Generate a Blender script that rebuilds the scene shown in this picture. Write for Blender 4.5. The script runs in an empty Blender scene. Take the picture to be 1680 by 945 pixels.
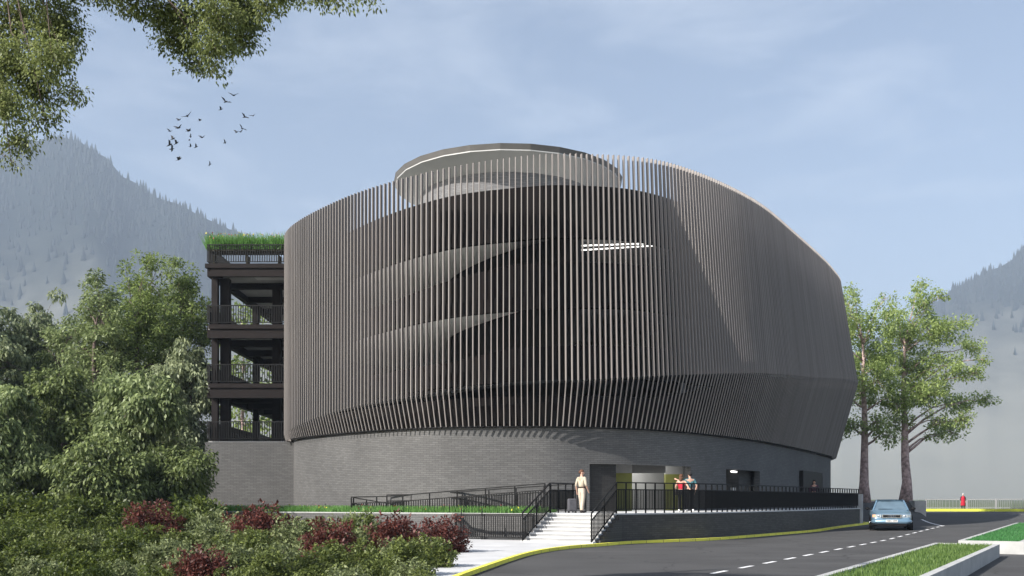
import bpy, bmesh, math, random
import numpy as np
from mathutils import Vector, Matrix
R = math.radians
scene = bpy.context.scene
C = scene.collection
F = 1680 * 35 / 36.0
EYE = 1.7
HZ = 820.0

def at(px, py, Y):
    return ((px - 840) / F * Y, Y, EYE + (HZ - py) / F * Y)

def smooth(a, b, x):
    t = np.clip((x - a) / (b - a), 0, 1)
    return t * t * (3 - 2 * t)

# ------------------------------------------------------------------ materials
def new_mat(name):
    m = bpy.data.materials.new(name)
    m.use_nodes = True
    nt = m.node_tree
    nt.nodes.clear()
    out = nt.nodes.new('ShaderNodeOutputMaterial')
    return m, nt, out

def mat(name, col, rough=0.6, var=0.15, scale=4.0, bump=0.0, bscale=None, metal=0.0, spec=0.4, coat=0.0, detail=4):
    m, nt, out = new_mat(name)
    N, L = nt.nodes, nt.links
    b = N.new('ShaderNodeBsdfPrincipled')
    b.inputs['Roughness'].default_value = rough
    b.inputs['Metallic'].default_value = metal
    b.inputs['Specular IOR Level'].default_value = spec
    b.inputs['Coat Weight'].default_value = coat
    tc = N.new('ShaderNodeTexCoord')
    nz = N.new('ShaderNodeTexNoise')
    nz.inputs['Scale'].default_value = scale
    nz.inputs['Detail'].default_value = detail
    L.new(tc.outputs['Object'], nz.inputs['Vector'])
    mx = N.new('ShaderNodeMix'); mx.data_type = 'RGBA'
    lo = [max(0, c * (1 - var)) for c in col]; hi = [min(1, c * (1 + var)) for c in col]
    rp = N.new('ShaderNodeMapRange')
    rp.inputs['From Min'].default_value = .3; rp.inputs['From Max'].default_value = .7
    L.new(nz.outputs['Fac'], rp.inputs['Value'])
    L.new(rp.outputs['Result'], mx.inputs['Factor'])
    mx.inputs[6].default_value = (*lo, 1); mx.inputs[7].default_value = (*hi, 1)
    L.new(mx.outputs[2], b.inputs['Base Color'])
    if bump:
        n2 = N.new('ShaderNodeTexNoise'); n2.inputs['Scale'].default_value = bscale or scale * 4
        n2.inputs['Detail'].default_value = 5
        L.new(tc.outputs['Object'], n2.inputs['Vector'])
        bp = N.new('ShaderNodeBump'); bp.inputs['Strength'].default_value = bump; bp.inputs['Distance'].default_value = .02
        L.new(n2.outputs['Fac'], bp.inputs['Height']); L.new(bp.outputs['Normal'], b.inputs['Normal'])
    L.new(b.outputs['BSDF'], out.inputs['Surface'])
    return m

def brick_mat(name, col, mortar, w=.32, h=.085, var=.17, rough=.75):
    m, nt, out = new_mat(name)
    N, L = nt.nodes, nt.links
    b = N.new('ShaderNodeBsdfPrincipled'); b.inputs['Roughness'].default_value = rough
    b.inputs['Specular IOR Level'].default_value = .3
    uv = N.new('ShaderNodeUVMap'); uv.uv_map = 'UVMap'
    br = N.new('ShaderNodeTexBrick')
    br.offset = .5; br.squash = 1
    br.inputs['Scale'].default_value = 1
    br.inputs['Brick Width'].default_value = w; br.inputs['Row Height'].default_value = h
    br.inputs['Mortar Size'].default_value = .008; br.inputs['Mortar Smooth'].default_value = .3
    br.inputs['Bias'].default_value = 0
    br.inputs['Color1'].default_value = (*[c * (1 - var) for c in col], 1)
    br.inputs['Color2'].default_value = (*[c * (1 + var) for c in col], 1)
    br.inputs['Mortar'].default_value = (*mortar, 1)
    L.new(uv.outputs['UV'], br.inputs['Vector'])
    # sparse lighter bricks and soft weathering
    nz = N.new('ShaderNodeTexNoise'); nz.inputs['Scale'].default_value = .35; nz.inputs['Detail'].default_value = 6
    L.new(uv.outputs['UV'], nz.inputs['Vector'])
    mp = N.new('ShaderNodeMapping'); mp.inputs['Scale'].default_value = (1.3, 12, 1)
    L.new(uv.outputs['UV'], mp.inputs['Vector'])
    n2 = N.new('ShaderNodeTexNoise'); n2.inputs['Scale'].default_value = 1.2; n2.inputs['Detail'].default_value = 2
    L.new(mp.outputs['Vector'], n2.inputs['Vector'])
    r1 = N.new('ShaderNodeMapRange'); r1.inputs['From Min'].default_value = .3; r1.inputs['From Max'].default_value = .7
    r1.inputs['To Min'].default_value = .86; r1.inputs['To Max'].default_value = 1.12
    L.new(nz.outputs['Fac'], r1.inputs['Value'])
    r2 = N.new('ShaderNodeMapRange'); r2.inputs['From Min'].default_value = .66; r2.inputs['From Max'].default_value = .72
    r2.inputs['To Min'].default_value = 1.0; r2.inputs['To Max'].default_value = 1.25
    L.new(n2.outputs['Fac'], r2.inputs['Value'])
    ml = N.new('ShaderNodeMath'); ml.operation = 'MULTIPLY'
    L.new(r1.outputs['Result'], ml.inputs[0]); L.new(r2.outputs['Result'], ml.inputs[1])
    vm = N.new('ShaderNodeVectorMath'); vm.operation = 'SCALE'
    L.new(br.outputs['Color'], vm.inputs[0]); L.new(ml.outputs[0], vm.inputs['Scale'])
    L.new(vm.outputs['Vector'], b.inputs['Base Color'])
    bp = N.new('ShaderNodeBump'); bp.inputs['Strength'].default_value = .35; bp.inputs['Distance'].default_value = .01; bp.invert = True
    L.new(br.outputs['Fac'], bp.inputs['Height']); L.new(bp.outputs['Normal'], b.inputs['Normal'])
    L.new(b.outputs['BSDF'], out.inputs['Surface'])
    return m

def panel_mat(name, col, w=.45):
    """dark metal sheet with upright folded seams (uses UV)."""
    m, nt, out = new_mat(name)
    N, L = nt.nodes, nt.links
    b = N.new('ShaderNodeBsdfPrincipled'); b.inputs['Roughness'].default_value = .8; b.inputs['Specular IOR Level'].default_value = .12
    uv = N.new('ShaderNodeUVMap'); uv.uv_map = 'UVMap'
    br = N.new('ShaderNodeTexBrick'); br.offset = 0
    br.inputs['Scale'].default_value = 1; br.inputs['Brick Width'].default_value = w; br.inputs['Row Height'].default_value = 30
    br.inputs['Mortar Size'].default_value = .02
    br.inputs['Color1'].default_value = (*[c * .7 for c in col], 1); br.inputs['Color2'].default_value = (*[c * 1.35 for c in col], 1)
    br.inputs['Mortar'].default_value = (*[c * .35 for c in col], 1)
    L.new(uv.outputs['UV'], br.inputs['Vector']); L.new(br.outputs['Color'], b.inputs['Base Color'])
    L.new(b.outputs['BSDF'], out.inputs['Surface'])
    return m

def leaf_mat(name, dark, light, trans=.35, cl_scale=.5, sat=None):
    m, nt, out = new_mat(name)
    N, L = nt.nodes, nt.links
    g = N.new('ShaderNodeNewGeometry')
    tc = N.new('ShaderNodeTexCoord')
    nz = N.new('ShaderNodeTexNoise'); nz.inputs['Scale'].default_value = cl_scale; nz.inputs['Detail'].default_value = 2
    L.new(tc.outputs['Object'], nz.inputs['Vector'])
    ad = N.new('ShaderNodeMath'); ad.operation = 'MULTIPLY_ADD'; ad.inputs[1].default_value = .75; ad.inputs[2].default_value = -.1
    L.new(g.outputs['Random Per Island'], ad.inputs[0])
    a2 = N.new('ShaderNodeMath'); a2.operation = 'MULTIPLY_ADD'; a2.inputs[1].default_value = .9
    L.new(nz.outputs['Fac'], a2.inputs[0]); L.new(ad.outputs[0], a2.inputs[2])
    a3 = N.new('ShaderNodeMath'); a3.operation = 'SUBTRACT'; a3.inputs[1].default_value = .2; a3.use_clamp = True
    L.new(a2.outputs[0], a3.inputs[0])
    mx = N.new('ShaderNodeMix'); mx.data_type = 'RGBA'
    mx.inputs[6].default_value = (*dark, 1); mx.inputs[7].default_value = (*light, 1)
    L.new(a3.outputs[0], mx.inputs['Factor'])
    d = N.new('ShaderNodeBsdfPrincipled'); d.inputs['Roughness'].default_value = .5; d.inputs['Specular IOR Level'].default_value = .35
    t = N.new('ShaderNodeBsdfTranslucent')
    L.new(mx.outputs[2], d.inputs['Base Color']); L.new(mx.outputs[2], t.inputs['Color'])
    s = N.new('ShaderNodeMixShader'); s.inputs['Fac'].default_value = trans
    L.new(d.outputs['BSDF'], s.inputs[1]); L.new(t.outputs['BSDF'], s.inputs[2])
    L.new(s.outputs[0], out.inputs['Surface'])
    return m

def emit_mat(name, col, strength):
    m, nt, out = new_mat(name)
    e = nt.nodes.new('ShaderNodeEmission'); e.inputs['Color'].default_value = (*col, 1); e.inputs['Strength'].default_value = strength
    nt.links.new(e.outputs[0], out.inputs['Surface'])
    return m


def fin_mat(name, col):
    m, nt, out = new_mat(name); N, L = nt.nodes, nt.links
    b = N.new('ShaderNodeBsdfPrincipled'); b.inputs['Roughness'].default_value = .55; b.inputs['Specular IOR Level'].default_value = .3
    g = N.new('ShaderNodeNewGeometry'); tc = N.new('ShaderNodeTexCoord')
    mp = N.new('ShaderNodeMapping'); mp.inputs['Scale'].default_value = (3, 3, .25); L.new(tc.outputs['Object'], mp.inputs['Vector'])
    nz = N.new('ShaderNodeTexNoise'); nz.inputs['Scale'].default_value = 1.5; nz.inputs['Detail'].default_value = 5; L.new(mp.outputs['Vector'], nz.inputs['Vector'])
    a = N.new('ShaderNodeMath'); a.operation = 'MULTIPLY_ADD'; a.inputs[1].default_value = .26; a.inputs[2].default_value = .74; L.new(g.outputs['Random Per Island'], a.inputs[0])
    c = N.new('ShaderNodeMath'); c.operation = 'MULTIPLY_ADD'; c.inputs[1].default_value = .3; L.new(nz.outputs['Fac'], c.inputs[0]); L.new(a.outputs[0], c.inputs[2])
    v = N.new('ShaderNodeVectorMath'); v.operation = 'SCALE'; v.inputs[0].default_value = col; L.new(c.outputs[0], v.inputs['Scale'])
    L.new(v.outputs['Vector'], b.inputs['Base Color']); L.new(b.outputs['BSDF'], out.inputs['Surface'])
    return m

def asphalt_mat(name, col):
    m, nt, out = new_mat(name); N, L = nt.nodes, nt.links
    b = N.new('ShaderNodeBsdfPrincipled'); b.inputs['Roughness'].default_value = .9; b.inputs['Specular IOR Level'].default_value = .25
    tc = N.new('ShaderNodeTexCoord')
    def noise(scale, det, lo, hi, sc=None, f0=.3, f1=.7):
        n_ = N.new('ShaderNodeTexNoise'); n_.inputs['Scale'].default_value = scale; n_.inputs['Detail'].default_value = det
        if sc:
            mp = N.new('ShaderNodeMapping'); mp.inputs['Rotation'].default_value = (0, 0, sc[0]); mp.inputs['Scale'].default_value = sc[1]
            L.new(tc.outputs['Object'], mp.inputs['Vector']); L.new(mp.outputs['Vector'], n_.inputs['Vector'])
        else: L.new(tc.outputs['Object'], n_.inputs['Vector'])
        r = N.new('ShaderNodeMapRange'); r.inputs['From Min'].default_value = f0; r.inputs['From Max'].default_value = f1; r.inputs['To Min'].default_value = lo; r.inputs['To Max'].default_value = hi
        L.new(n_.outputs['Fac'], r.inputs['Value']); return r.outputs['Result']
    f = [noise(26, 3, .78, 1.25), noise(.35, 5, .82, 1.18), noise(.55, 3, .86, 1.06, (-1.04, (.12, 1.6, 1))), noise(1.1, 2, 1.0, .72, None, .68, .74)]
    cur = f[0]
    for k in f[1:]:
        q = N.new('ShaderNodeMath'); q.operation = 'MULTIPLY'; L.new(cur, q.inputs[0]); L.new(k, q.inputs[1]); cur = q.outputs[0]
    # tar filled cracks
    vo = N.new('ShaderNodeTexVoronoi'); vo.feature = 'DISTANCE_TO_EDGE'; vo.inputs['Scale'].default_value = .16
    nd = N.new('ShaderNodeTexNoise'); nd.inputs['Scale'].default_value = .6; nd.inputs['Detail'].default_value = 5
    L.new(tc.outputs['Object'], nd.inputs['Vector'])
    ad = N.new('ShaderNodeVectorMath'); ad.operation = 'MULTIPLY_ADD'; ad.inputs[1].default_value = (2.5, 2.5, 0); L.new(nd.outputs['Color'], ad.inputs[0]); L.new(tc.outputs['Object'], ad.inputs[2]); L.new(ad.outputs['Vector'], vo.inputs['Vector'])
    cr = N.new('ShaderNodeMapRange'); cr.inputs['From Max'].default_value = .006; cr.inputs['To Min'].default_value = .5; cr.inputs['To Max'].default_value = 1; L.new(vo.outputs['Distance'], cr.inputs['Value'])
    q = N.new('ShaderNodeMath'); q.operation = 'MULTIPLY'; L.new(cur, q.inputs[0]); L.new(cr.outputs['Result'], q.inputs[1])
    v = N.new('ShaderNodeVectorMath'); v.operation = 'SCALE'; v.inputs[0].default_value = col; L.new(q.outputs[0], v.inputs['Scale'])
    L.new(v.outputs['Vector'], b.inputs['Base Color'])
    n2 = N.new('ShaderNodeTexNoise'); n2.inputs['Scale'].default_value = 60; L.new(tc.outputs['Object'], n2.inputs['Vector'])
    bp = N.new('ShaderNodeBump'); bp.inputs['Strength'].default_value = .4; bp.inputs['Distance'].default_value = .01; L.new(n2.outputs['Fac'], bp.inputs['Height']); L.new(bp.outputs['Normal'], b.inputs['Normal'])
    L.new(b.outputs['BSDF'], out.inputs['Surface'])
    return m

def worn_mat(name, col, under, amount=.62, joint=.95):
    """painted kerb: paint chipped off to the concrete, joints between the stones"""
    m, nt, out = new_mat(name); N, L = nt.nodes, nt.links
    b = N.new('ShaderNodeBsdfPrincipled'); b.inputs['Roughness'].default_value = .7
    tc = N.new('ShaderNodeTexCoord'); nz = N.new('ShaderNodeTexNoise'); nz.inputs['Scale'].default_value = 7; nz.inputs['Detail'].default_value = 8; nz.inputs['Roughness'].default_value = .7
    L.new(tc.outputs['Object'], nz.inputs['Vector'])
    r = N.new('ShaderNodeMapRange'); r.inputs['From Min'].default_value = amount; r.inputs['From Max'].default_value = amount + .03; L.new(nz.outputs['Fac'], r.inputs['Value'])
    uv = N.new('ShaderNodeUVMap'); uv.uv_map = 'UVMap'
    br = N.new('ShaderNodeTexBrick'); br.offset = 0; br.inputs['Scale'].default_value = 1; br.inputs['Brick Width'].default_value = joint; br.inputs['Row Height'].default_value = 40; br.inputs['Mortar Size'].default_value = .012
    br.inputs['Color1'].default_value = (*[c * .92 for c in col], 1); br.inputs['Color2'].default_value = (*[min(1, c * 1.06) for c in col], 1); br.inputs['Mortar'].default_value = (*[c * .35 for c in under], 1)
    L.new(uv.outputs['UV'], br.inputs['Vector'])
    mx = N.new('ShaderNodeMix'); mx.data_type = 'RGBA'; mx.inputs[7].default_value = (*under, 1)
    L.new(r.outputs['Result'], mx.inputs['Factor']); L.new(br.outputs['Color'], mx.inputs[6]); L.new(mx.outputs[2], b.inputs['Base Color']); L.new(b.outputs['BSDF'], out.inputs['Surface'])
    return m

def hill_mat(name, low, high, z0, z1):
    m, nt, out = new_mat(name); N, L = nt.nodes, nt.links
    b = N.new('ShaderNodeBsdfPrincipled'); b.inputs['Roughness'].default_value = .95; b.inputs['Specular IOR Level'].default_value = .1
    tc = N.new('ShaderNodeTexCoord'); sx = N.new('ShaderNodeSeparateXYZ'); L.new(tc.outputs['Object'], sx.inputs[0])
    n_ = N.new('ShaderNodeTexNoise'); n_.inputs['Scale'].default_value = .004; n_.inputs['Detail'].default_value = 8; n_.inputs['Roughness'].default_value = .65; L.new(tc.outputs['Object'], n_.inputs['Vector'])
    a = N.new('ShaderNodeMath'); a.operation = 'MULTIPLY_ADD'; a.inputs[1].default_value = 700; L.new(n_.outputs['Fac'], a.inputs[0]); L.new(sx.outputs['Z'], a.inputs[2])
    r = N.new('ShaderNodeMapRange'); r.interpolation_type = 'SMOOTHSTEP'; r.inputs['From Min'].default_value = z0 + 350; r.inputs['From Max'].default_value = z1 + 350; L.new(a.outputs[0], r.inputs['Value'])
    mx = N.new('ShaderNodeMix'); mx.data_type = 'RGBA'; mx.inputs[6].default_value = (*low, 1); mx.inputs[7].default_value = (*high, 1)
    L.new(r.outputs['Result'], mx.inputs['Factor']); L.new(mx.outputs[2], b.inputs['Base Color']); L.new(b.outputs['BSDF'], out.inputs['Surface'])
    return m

M = {}
M['fin'] = fin_mat('fin_metal', (.268, .243, .228))
M['brick'] = brick_mat('grey_brick', (.112, .110, .108), (.055, .055, .055), var=.12)
M['brick_dark'] = brick_mat('charcoal_brick', (.082, .078, .073), (.045, .043, .04))
M['brick_black'] = brick_mat('black_brick', (.03, .029, .028), (.015, .015, .015))
M['brick_core'] = brick_mat('core_brick', (.17, .17, .175), (.10, .10, .10))
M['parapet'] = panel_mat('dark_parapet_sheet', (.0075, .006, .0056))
M['steel'] = mat('brown_black_steel', (.014, .0105, .010), .7, .2, 2, spec=.15)
M['black'] = mat('black_painted_steel', (.010, .010, .010), .6, .2, 6, spec=.2)
M['concrete'] = mat('grey_concrete', (.30, .30, .30), .8, .12, 1.2, bump=.2)
M['railgrey'] = mat('haze_grey_rail', (.24, .245, .24), .7, .1, 3)  # grey picked close to the haze, so distance fade is in the colour
M['soffitpaint'] = mat('pale_painted_slab', (.70, .70, .69), .8, .06, 1.2)
M['darkconc'] = mat('dark_concrete', (.14, .14, .14), .8, .15, 1.2)
M['soffit'] = mat('roof_soffit', (.33, .33, .32), .7, .08, .5)
M['rim'] = mat('roof_rim', (.12, .115, .11), .5, .1, 2)
M['rimlight'] = mat('pale_rim', (.45, .45, .44), .5, .05, 2)
M['white'] = mat('white_concrete', (.57, .57, .56), .75, .09, 1.3, bump=.15, detail=9)
M['pave'] = mat('pale_paving', (.50, .50, .50), .8, .12, .9, bump=.15, detail=9)
M['kerbwhite'] = mat('pale_kerb_concrete', (.40, .40, .39), .8, .12, 2.0, bump=.2)
M['yellow'] = worn_mat('yellow_kerb_paint', (.90, .83, .10), (.36, .35, .30))
M['lime'] = worn_mat('lime_kerb_paint', (.56, .60, .05), (.34, .34, .30), .66, 1.5)
M['asphalt'] = asphalt_mat('asphalt', (.066, .065, .065))
M['marking'] = mat('road_marking', (.72, .72, .72), .7, .15, 6)
M['soil'] = mat('soil', (.06, .055, .035), .9, .3, 1.5, bump=.5)
M['meadow'] = mat('meadow', (.09, .11, .055), .9, .3, .03, bump=.3)
M['olive'] = mat('olive_paint', (.20, .205, .045), .6, .1, 3)
M['innerwall'] = mat('inner_grey_wall', (.40, .40, .40), .7, .06, 1)
M['bark'] = mat('bark', (.13, .095, .085), .9, .6, 5, bump=.8, bscale=14)
M['barkpale'] = mat('flaky_bark', (.40, .29, .27), .9, .6, 3.5, bump=.8, bscale=10, detail=6)
M['blade'] = leaf_mat('grass_blades', (.06, .16, .03), (.24, .46, .13), .5, 2.0)
M['lawn'] = leaf_mat('lawn_blades', (.04, .09, .015), (.17, .25, .07), .3, .9)
M['lawncool'] = leaf_mat('lawn_blades_cool', (.03, .12, .03), (.08, .25, .08), .3, .9)
M['lawnbase'] = mat('lawn_base', (.06, .14, .03), .9, .3, 3)
M['fl_y'] = mat('yellow_petals', (.85, .75, .05), .6, .1, 5)
M['fl_r'] = mat('red_petals', (.55, .04, .05), .6, .2, 5)
M['leaf1'] = leaf_mat('bright_green_leaves', (.03, .06, .010), (.37, .46, .15), .45)
M['leaf2'] = leaf_mat('mid_green_leaves', (.025, .05, .014), (.35, .42, .18), .4)
M['leaf3'] = leaf_mat('pale_drooping_leaves', (.035, .06, .025), (.44, .49, .28), .35)
M['leaf4'] = leaf_mat('deep_green_leaves', (.02, .038, .010), (.28, .34, .12), .35)
M['leafR'] = leaf_mat('fresh_green_leaves', (.13, .20, .04), (.52, .62, .24), .55)
M['leafO'] = leaf_mat('overhead_leaves', (.04, .055, .016), (.34, .39, .14), .5, 1.5)
M['shrub1'] = leaf_mat('shrub_leaves', (.04, .06, .012), (.22, .26, .07), .3, 1.6)
M['shrub2'] = leaf_mat('pale_shrub_leaves', (.05, .07, .025), (.29, .33, .145), .3, 1.6)
M['shrub3'] = leaf_mat('dark_shrub_leaves', (.022, .04, .008), (.16, .20, .035), .3, 1.6)
M['shrubred'] = leaf_mat('red_shrub_leaves', (.04, .014, .012), (.19, .06, .045), .3, 2.2)
M['forest'] = hill_mat('misty_hill_slope', (.25, .245, .20), (.010, .016, .013), 60, 760)  # paler towards the foot: meadow, with valley mist put into the colour
M['conifer'] = mat('conifers', (.012, .018, .014), .95, .3, .05)
M['feather'] = mat('black_feathers', (.012, .012, .013), .7, .2, 8)
M['lamp'] = emit_mat('lit_tube', (1, .99, .95), 2.0)
M['roomlamp'] = emit_mat('lit_ceiling_panel', (1, .98, .93), 3.4)
M['glass'] = mat('dark_glass', (.02, .025, .03), .08, .1, 3, spec=.6)

# ------------------------------------------------------------------ object helpers
def tag(o, label=None, cat=None, group=None, kind=None):
    if label: o['label'] = label
    if cat: o['category'] = cat
    if group: o['group'] = group
    if kind: o['kind'] = kind
    return o

def empty(name, loc, label, cat, group=None, rz=0.0, scale=1.0):
    o = bpy.data.objects.new(name, None); C.objects.link(o)
    o.location = loc; o.rotation_euler = (0, 0, rz); o.scale = (scale,) * 3
    o.empty_display_size = .2
    return tag(o, label, cat, group)

class MB:
    def __init__(s): s.v = []; s.f = []; s.uv = []; s.mi = []
    def face(s, pts, uvs=None, mi=0):
        b = len(s.v); s.v.extend([tuple(p) for p in pts]); s.f.append(tuple(range(b, b + len(pts))))
        s.uv.extend(uvs if uvs else [(0, 0)] * len(pts)); s.mi.append(mi)
    def box(s, x0, x1, y0, y1, z0, z1, mi=0):
        s.hexa([(x0, y0), (x1, y0), (x1, y1), (x0, y1)], z0, z1, mi)
    def hexa(s, quad, z0, z1, mi=0):
        """prism on a ground polygon (ccw), with brick friendly uvs"""
        n = len(quad)
        g0 = z0 if hasattr(z0, '__len__') else [z0] * n
        g1 = z1 if hasattr(z1, '__len__') else [z1] * n
        u = 0
        for i in range(n):
            j = (i + 1) % n
            a, b = quad[i], quad[j]
            d = math.hypot(b[0] - a[0], b[1] - a[1])
            s.face([(*a, g0[i]), (*b, g0[j]), (*b, g1[j]), (*a, g1[i])],
                   [(u, g0[i]), (u + d, g0[j]), (u + d, g1[j]), (u, g1[i])], mi)
            u += d
        s.face([(*quad[i], g1[i]) for i in range(n)], [quad[i] for i in range(n)], mi)
        s.face([(*quad[i], g0[i]) for i in reversed(range(n))], [quad[i] for i in reversed(range(n))], mi)
    def beam(s, a, b, w, h, mi=0, up=(0, 0, 1)):
        a = Vector(a); b = Vector(b); d = (b - a).normalized()
        u = Vector(up)
        if abs(d.dot(u)) > .98: u = Vector((0, 1, 0))
        r = d.cross(u).normalized() * (w / 2); t = r.cross(d).normalized() * (h / 2)
        A = [a + r - t, a + r + t, a - r + t, a - r - t]; B = [p + (b - a) for p in A]
        ln = (b - a).length
        for i in range(4):
            j = (i + 1) % 4
            s.face([A[j], A[i], B[i], B[j]], [(0, 0), (0, w), (ln, w), (ln, 0)], mi)
        s.face(A, None, mi); s.face(B[::-1], None, mi)
    def tube(s, pts, rad, n=8, mi=0):
        pts = [Vector(p) for p in pts]
        rings = []
        for i, p in enumerate(pts):
            d = (pts[min(i + 1, len(pts) - 1)] - pts[max(i - 1, 0)]).normalized()
            x = d.cross(Vector((.31, .17, .93))).normalized() if abs(d.z) < .9 else d.cross(Vector((1, 0, 0))).normalized()
            y = d.cross(x).normalized(); r = rad[i] if hasattr(rad, '__len__') else rad
            b = len(s.v)
            for k in range(n):
                a = 2 * math.pi * k / n
                s.v.append(tuple(p + x * (r * math.cos(a)) + y * (r * math.sin(a))))
            rings.append(b)
        for i in range(len(pts) - 1):
            for k in range(n):
                kk = (k + 1) % n
                s.f.append((rings[i] + k, rings[i] + kk, rings[i + 1] + kk, rings[i + 1] + k)); s.uv.extend([(0, 0)] * 4); s.mi.append(mi)
        s.f.append(tuple(rings[0] + k for k in reversed(range(n)))); s.uv.extend([(0, 0)] * n); s.mi.append(mi)
        s.f.append(tuple(rings[-1] + k for k in range(n))); s.uv.extend([(0, 0)] * n); s.mi.append(mi)
    def ellipsoid(s, c, r, nu=16, nv=10, mi=0):
        b = len(s.v); c = Vector(c)
        for i in range(nv + 1):
            th = math.pi * i / nv
            for k in range(nu):
                a = 2 * math.pi * k / nu
                s.v.append((c.x + r[0] * math.sin(th) * math.cos(a), c.y + r[1] * math.sin(th) * math.sin(a), c.z + r[2] * math.cos(th)))
        for i in range(nv):
            for k in range(nu):
                kk = (k + 1) % nu
                s.f.append((b + i * nu + k, b + (i + 1) * nu + k, b + (i + 1) * nu + kk, b + i * nu + kk)); s.uv.extend([(0, 0)] * 4); s.mi.append(mi)
    def build(s, name, m, parent=None, smooth_=False, local=False, weld=False):
        me = bpy.data.meshes.new(name)
        me.from_pydata(s.v, [], s.f)
        uvl = me.uv_layers.new(name='UVMap')
        uvl.data.foreach_set('uv', np.array(s.uv, dtype=np.float32).ravel())
        for mm in (m if isinstance(m, (list, tuple)) else [m]): me.materials.append(mm)
        me.polygons.foreach_set('material_index', np.array(s.mi, dtype=np.int32))
        if weld:
            bm = bmesh.new(); bm.from_mesh(me); bmesh.ops.remove_doubles(bm, verts=bm.verts, dist=1e-4); bm.to_mesh(me); bm.free()
        if smooth_: me.polygons.foreach_set('use_smooth', [True] * len(me.polygons))
        me.update()
        return place(name, me, parent, local)

def place(name, me, parent=None, local=False):
    o = bpy.data.objects.new(name, me); C.objects.link(o)
    if parent is not None:
        o.parent = parent
        if not local:
            me.transform(Matrix.Translation(-world_loc(parent)))
    elif not local:
        n = len(me.vertices)
        co = np.empty(n * 3, dtype=np.float32); me.vertices.foreach_get('co', co); co = co.reshape(-1, 3)
        lo, hi = co.min(0), co.max(0)
        org = Vector(((lo[0] + hi[0]) / 2, (lo[1] + hi[1]) / 2, lo[2]))
        me.transform(Matrix.Translation(-org)); o.location = org
    return o

def world_loc(p):
    v = Vector((0, 0, 0))
    while p is not None:
        v = v + Vector(p.location); p = p.parent
    return v

def np_mesh(name, verts, faces, m, parent=None, local=False, mi=None):
    me = bpy.data.meshes.new(name)
    nv, nf, k = len(verts), len(faces), faces.shape[1]
    me.vertices.add(nv); me.vertices.foreach_set('co', verts.astype(np.float32).ravel())
    me.loops.add(nf * k); me.loops.foreach_set('vertex_index', faces.astype(np.int32).ravel())
    me.polygons.add(nf); me.polygons.foreach_set('loop_start', np.arange(0, nf * k, k, dtype=np.int32))
    for mm in (m if isinstance(m, (list, tuple)) else [m]): me.materials.append(mm)
    if mi is not None: me.polygons.foreach_set('material_index', mi.astype(np.int32))
    me.update(calc_edges=True)
    return place(name, me, parent, local)

def copy_tree(o, parent=None):
    c = o.copy(); C.objects.link(c)
    if parent is not None: c.parent = parent
    for ch in o.children: copy_tree(ch, c)
    return c

# ------------------------------------------------------------------ terrain
def h_ground(X, Y):
    X = np.asarray(X, dtype=float); Y = np.asarray(Y, dtype=float)
    h = .6 * (1 - np.exp(-np.maximum(0, X - 16) / 25))
    side = X - (31 + (Y - 75) * .37)
    w = np.clip(.4 + (75 - Y) * .55, .4, 9)
    mask = 1 - smooth(-1, 1, side / w)
    ramp = smooth(62, 90, Y) * 1.15 * mask * smooth(10, 24, X)
    return h + ramp
def hg(x, y): return float(h_ground(x, y))

def grid_obj(name, xs, ys, zf, m, kind='structure'):
    XX, YY = np.meshgrid(xs, ys)
    ZZ = zf(XX, YY)
    v = np.stack([XX, YY, ZZ], -1).reshape(-1, 3)
    nx, ny = len(xs), len(ys)
    i = np.arange(nx - 1); j = np.arange(ny - 1)
    I, J = np.meshgrid(i, j)
    a = (J * nx + I).ravel()
    f = np.stack([a, a + 1, a + nx + 1, a + nx], 1)
    o = np_mesh(name, v, f, m, local=True)
    o.data.polygons.foreach_set('use_smooth', [True] * len(f))
    return tag(o, kind=kind)

def gz(X, Y):
    h = h_ground(X, Y)
    under = smooth(-4.5, -3.0, X) * (1 - smooth(134, 140, Y)) * (1 - smooth(136, 142, X)) * smooth(-2, 1, Y)
    return h - .4 * under
xs = np.concatenate([np.linspace(-5500, -100, 24), np.linspace(-90, 150, 161), np.linspace(200, 8000, 30)])
ys = np.concatenate([np.linspace(-60, 150, 141), np.linspace(180, 900, 25), np.linspace(1000, 5700, 14)])
grid_obj('ground', xs, ys, gz, M['meadow'])
grid_obj('road', np.arange(-2.2, 138, .6), np.arange(0, 136, .6), lambda X, Y: h_ground(X, Y), M['asphalt'])

def resample(pts, step):
    P = [np.array(p, dtype=float) for p in pts]
    out = []
    for i in range(len(P) - 1):
        p0, p1, p2, p3 = P[max(i - 1, 0)], P[i], P[i + 1], P[min(i + 2, len(P) - 1)]
        n = max(2, int(np.linalg.norm(p2[:2] - p1[:2]) / step))
        for k in range(n):
            t = k / n
            out.append(.5 * (2 * p1 + (p2 - p0) * t + (2 * p0 - 5 * p1 + 4 * p2 - p3) * t * t + (3 * p1 - p0 - 3 * p2 + p3) * t ** 3))
    out.append(P[-1])
    return out

def path_normals(pts):
    n = len(pts); res = []
    for i in range(n):
        a = pts[max(i - 1, 0)]; b = pts[min(i + 1, n - 1)]
        d = np.array([b[0] - a[0], b[1] - a[1]]); d /= max(1e-9, np.linalg.norm(d))
        res.append(np.array([d[1], -d[0]]))      # right of travel
    return res

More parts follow.
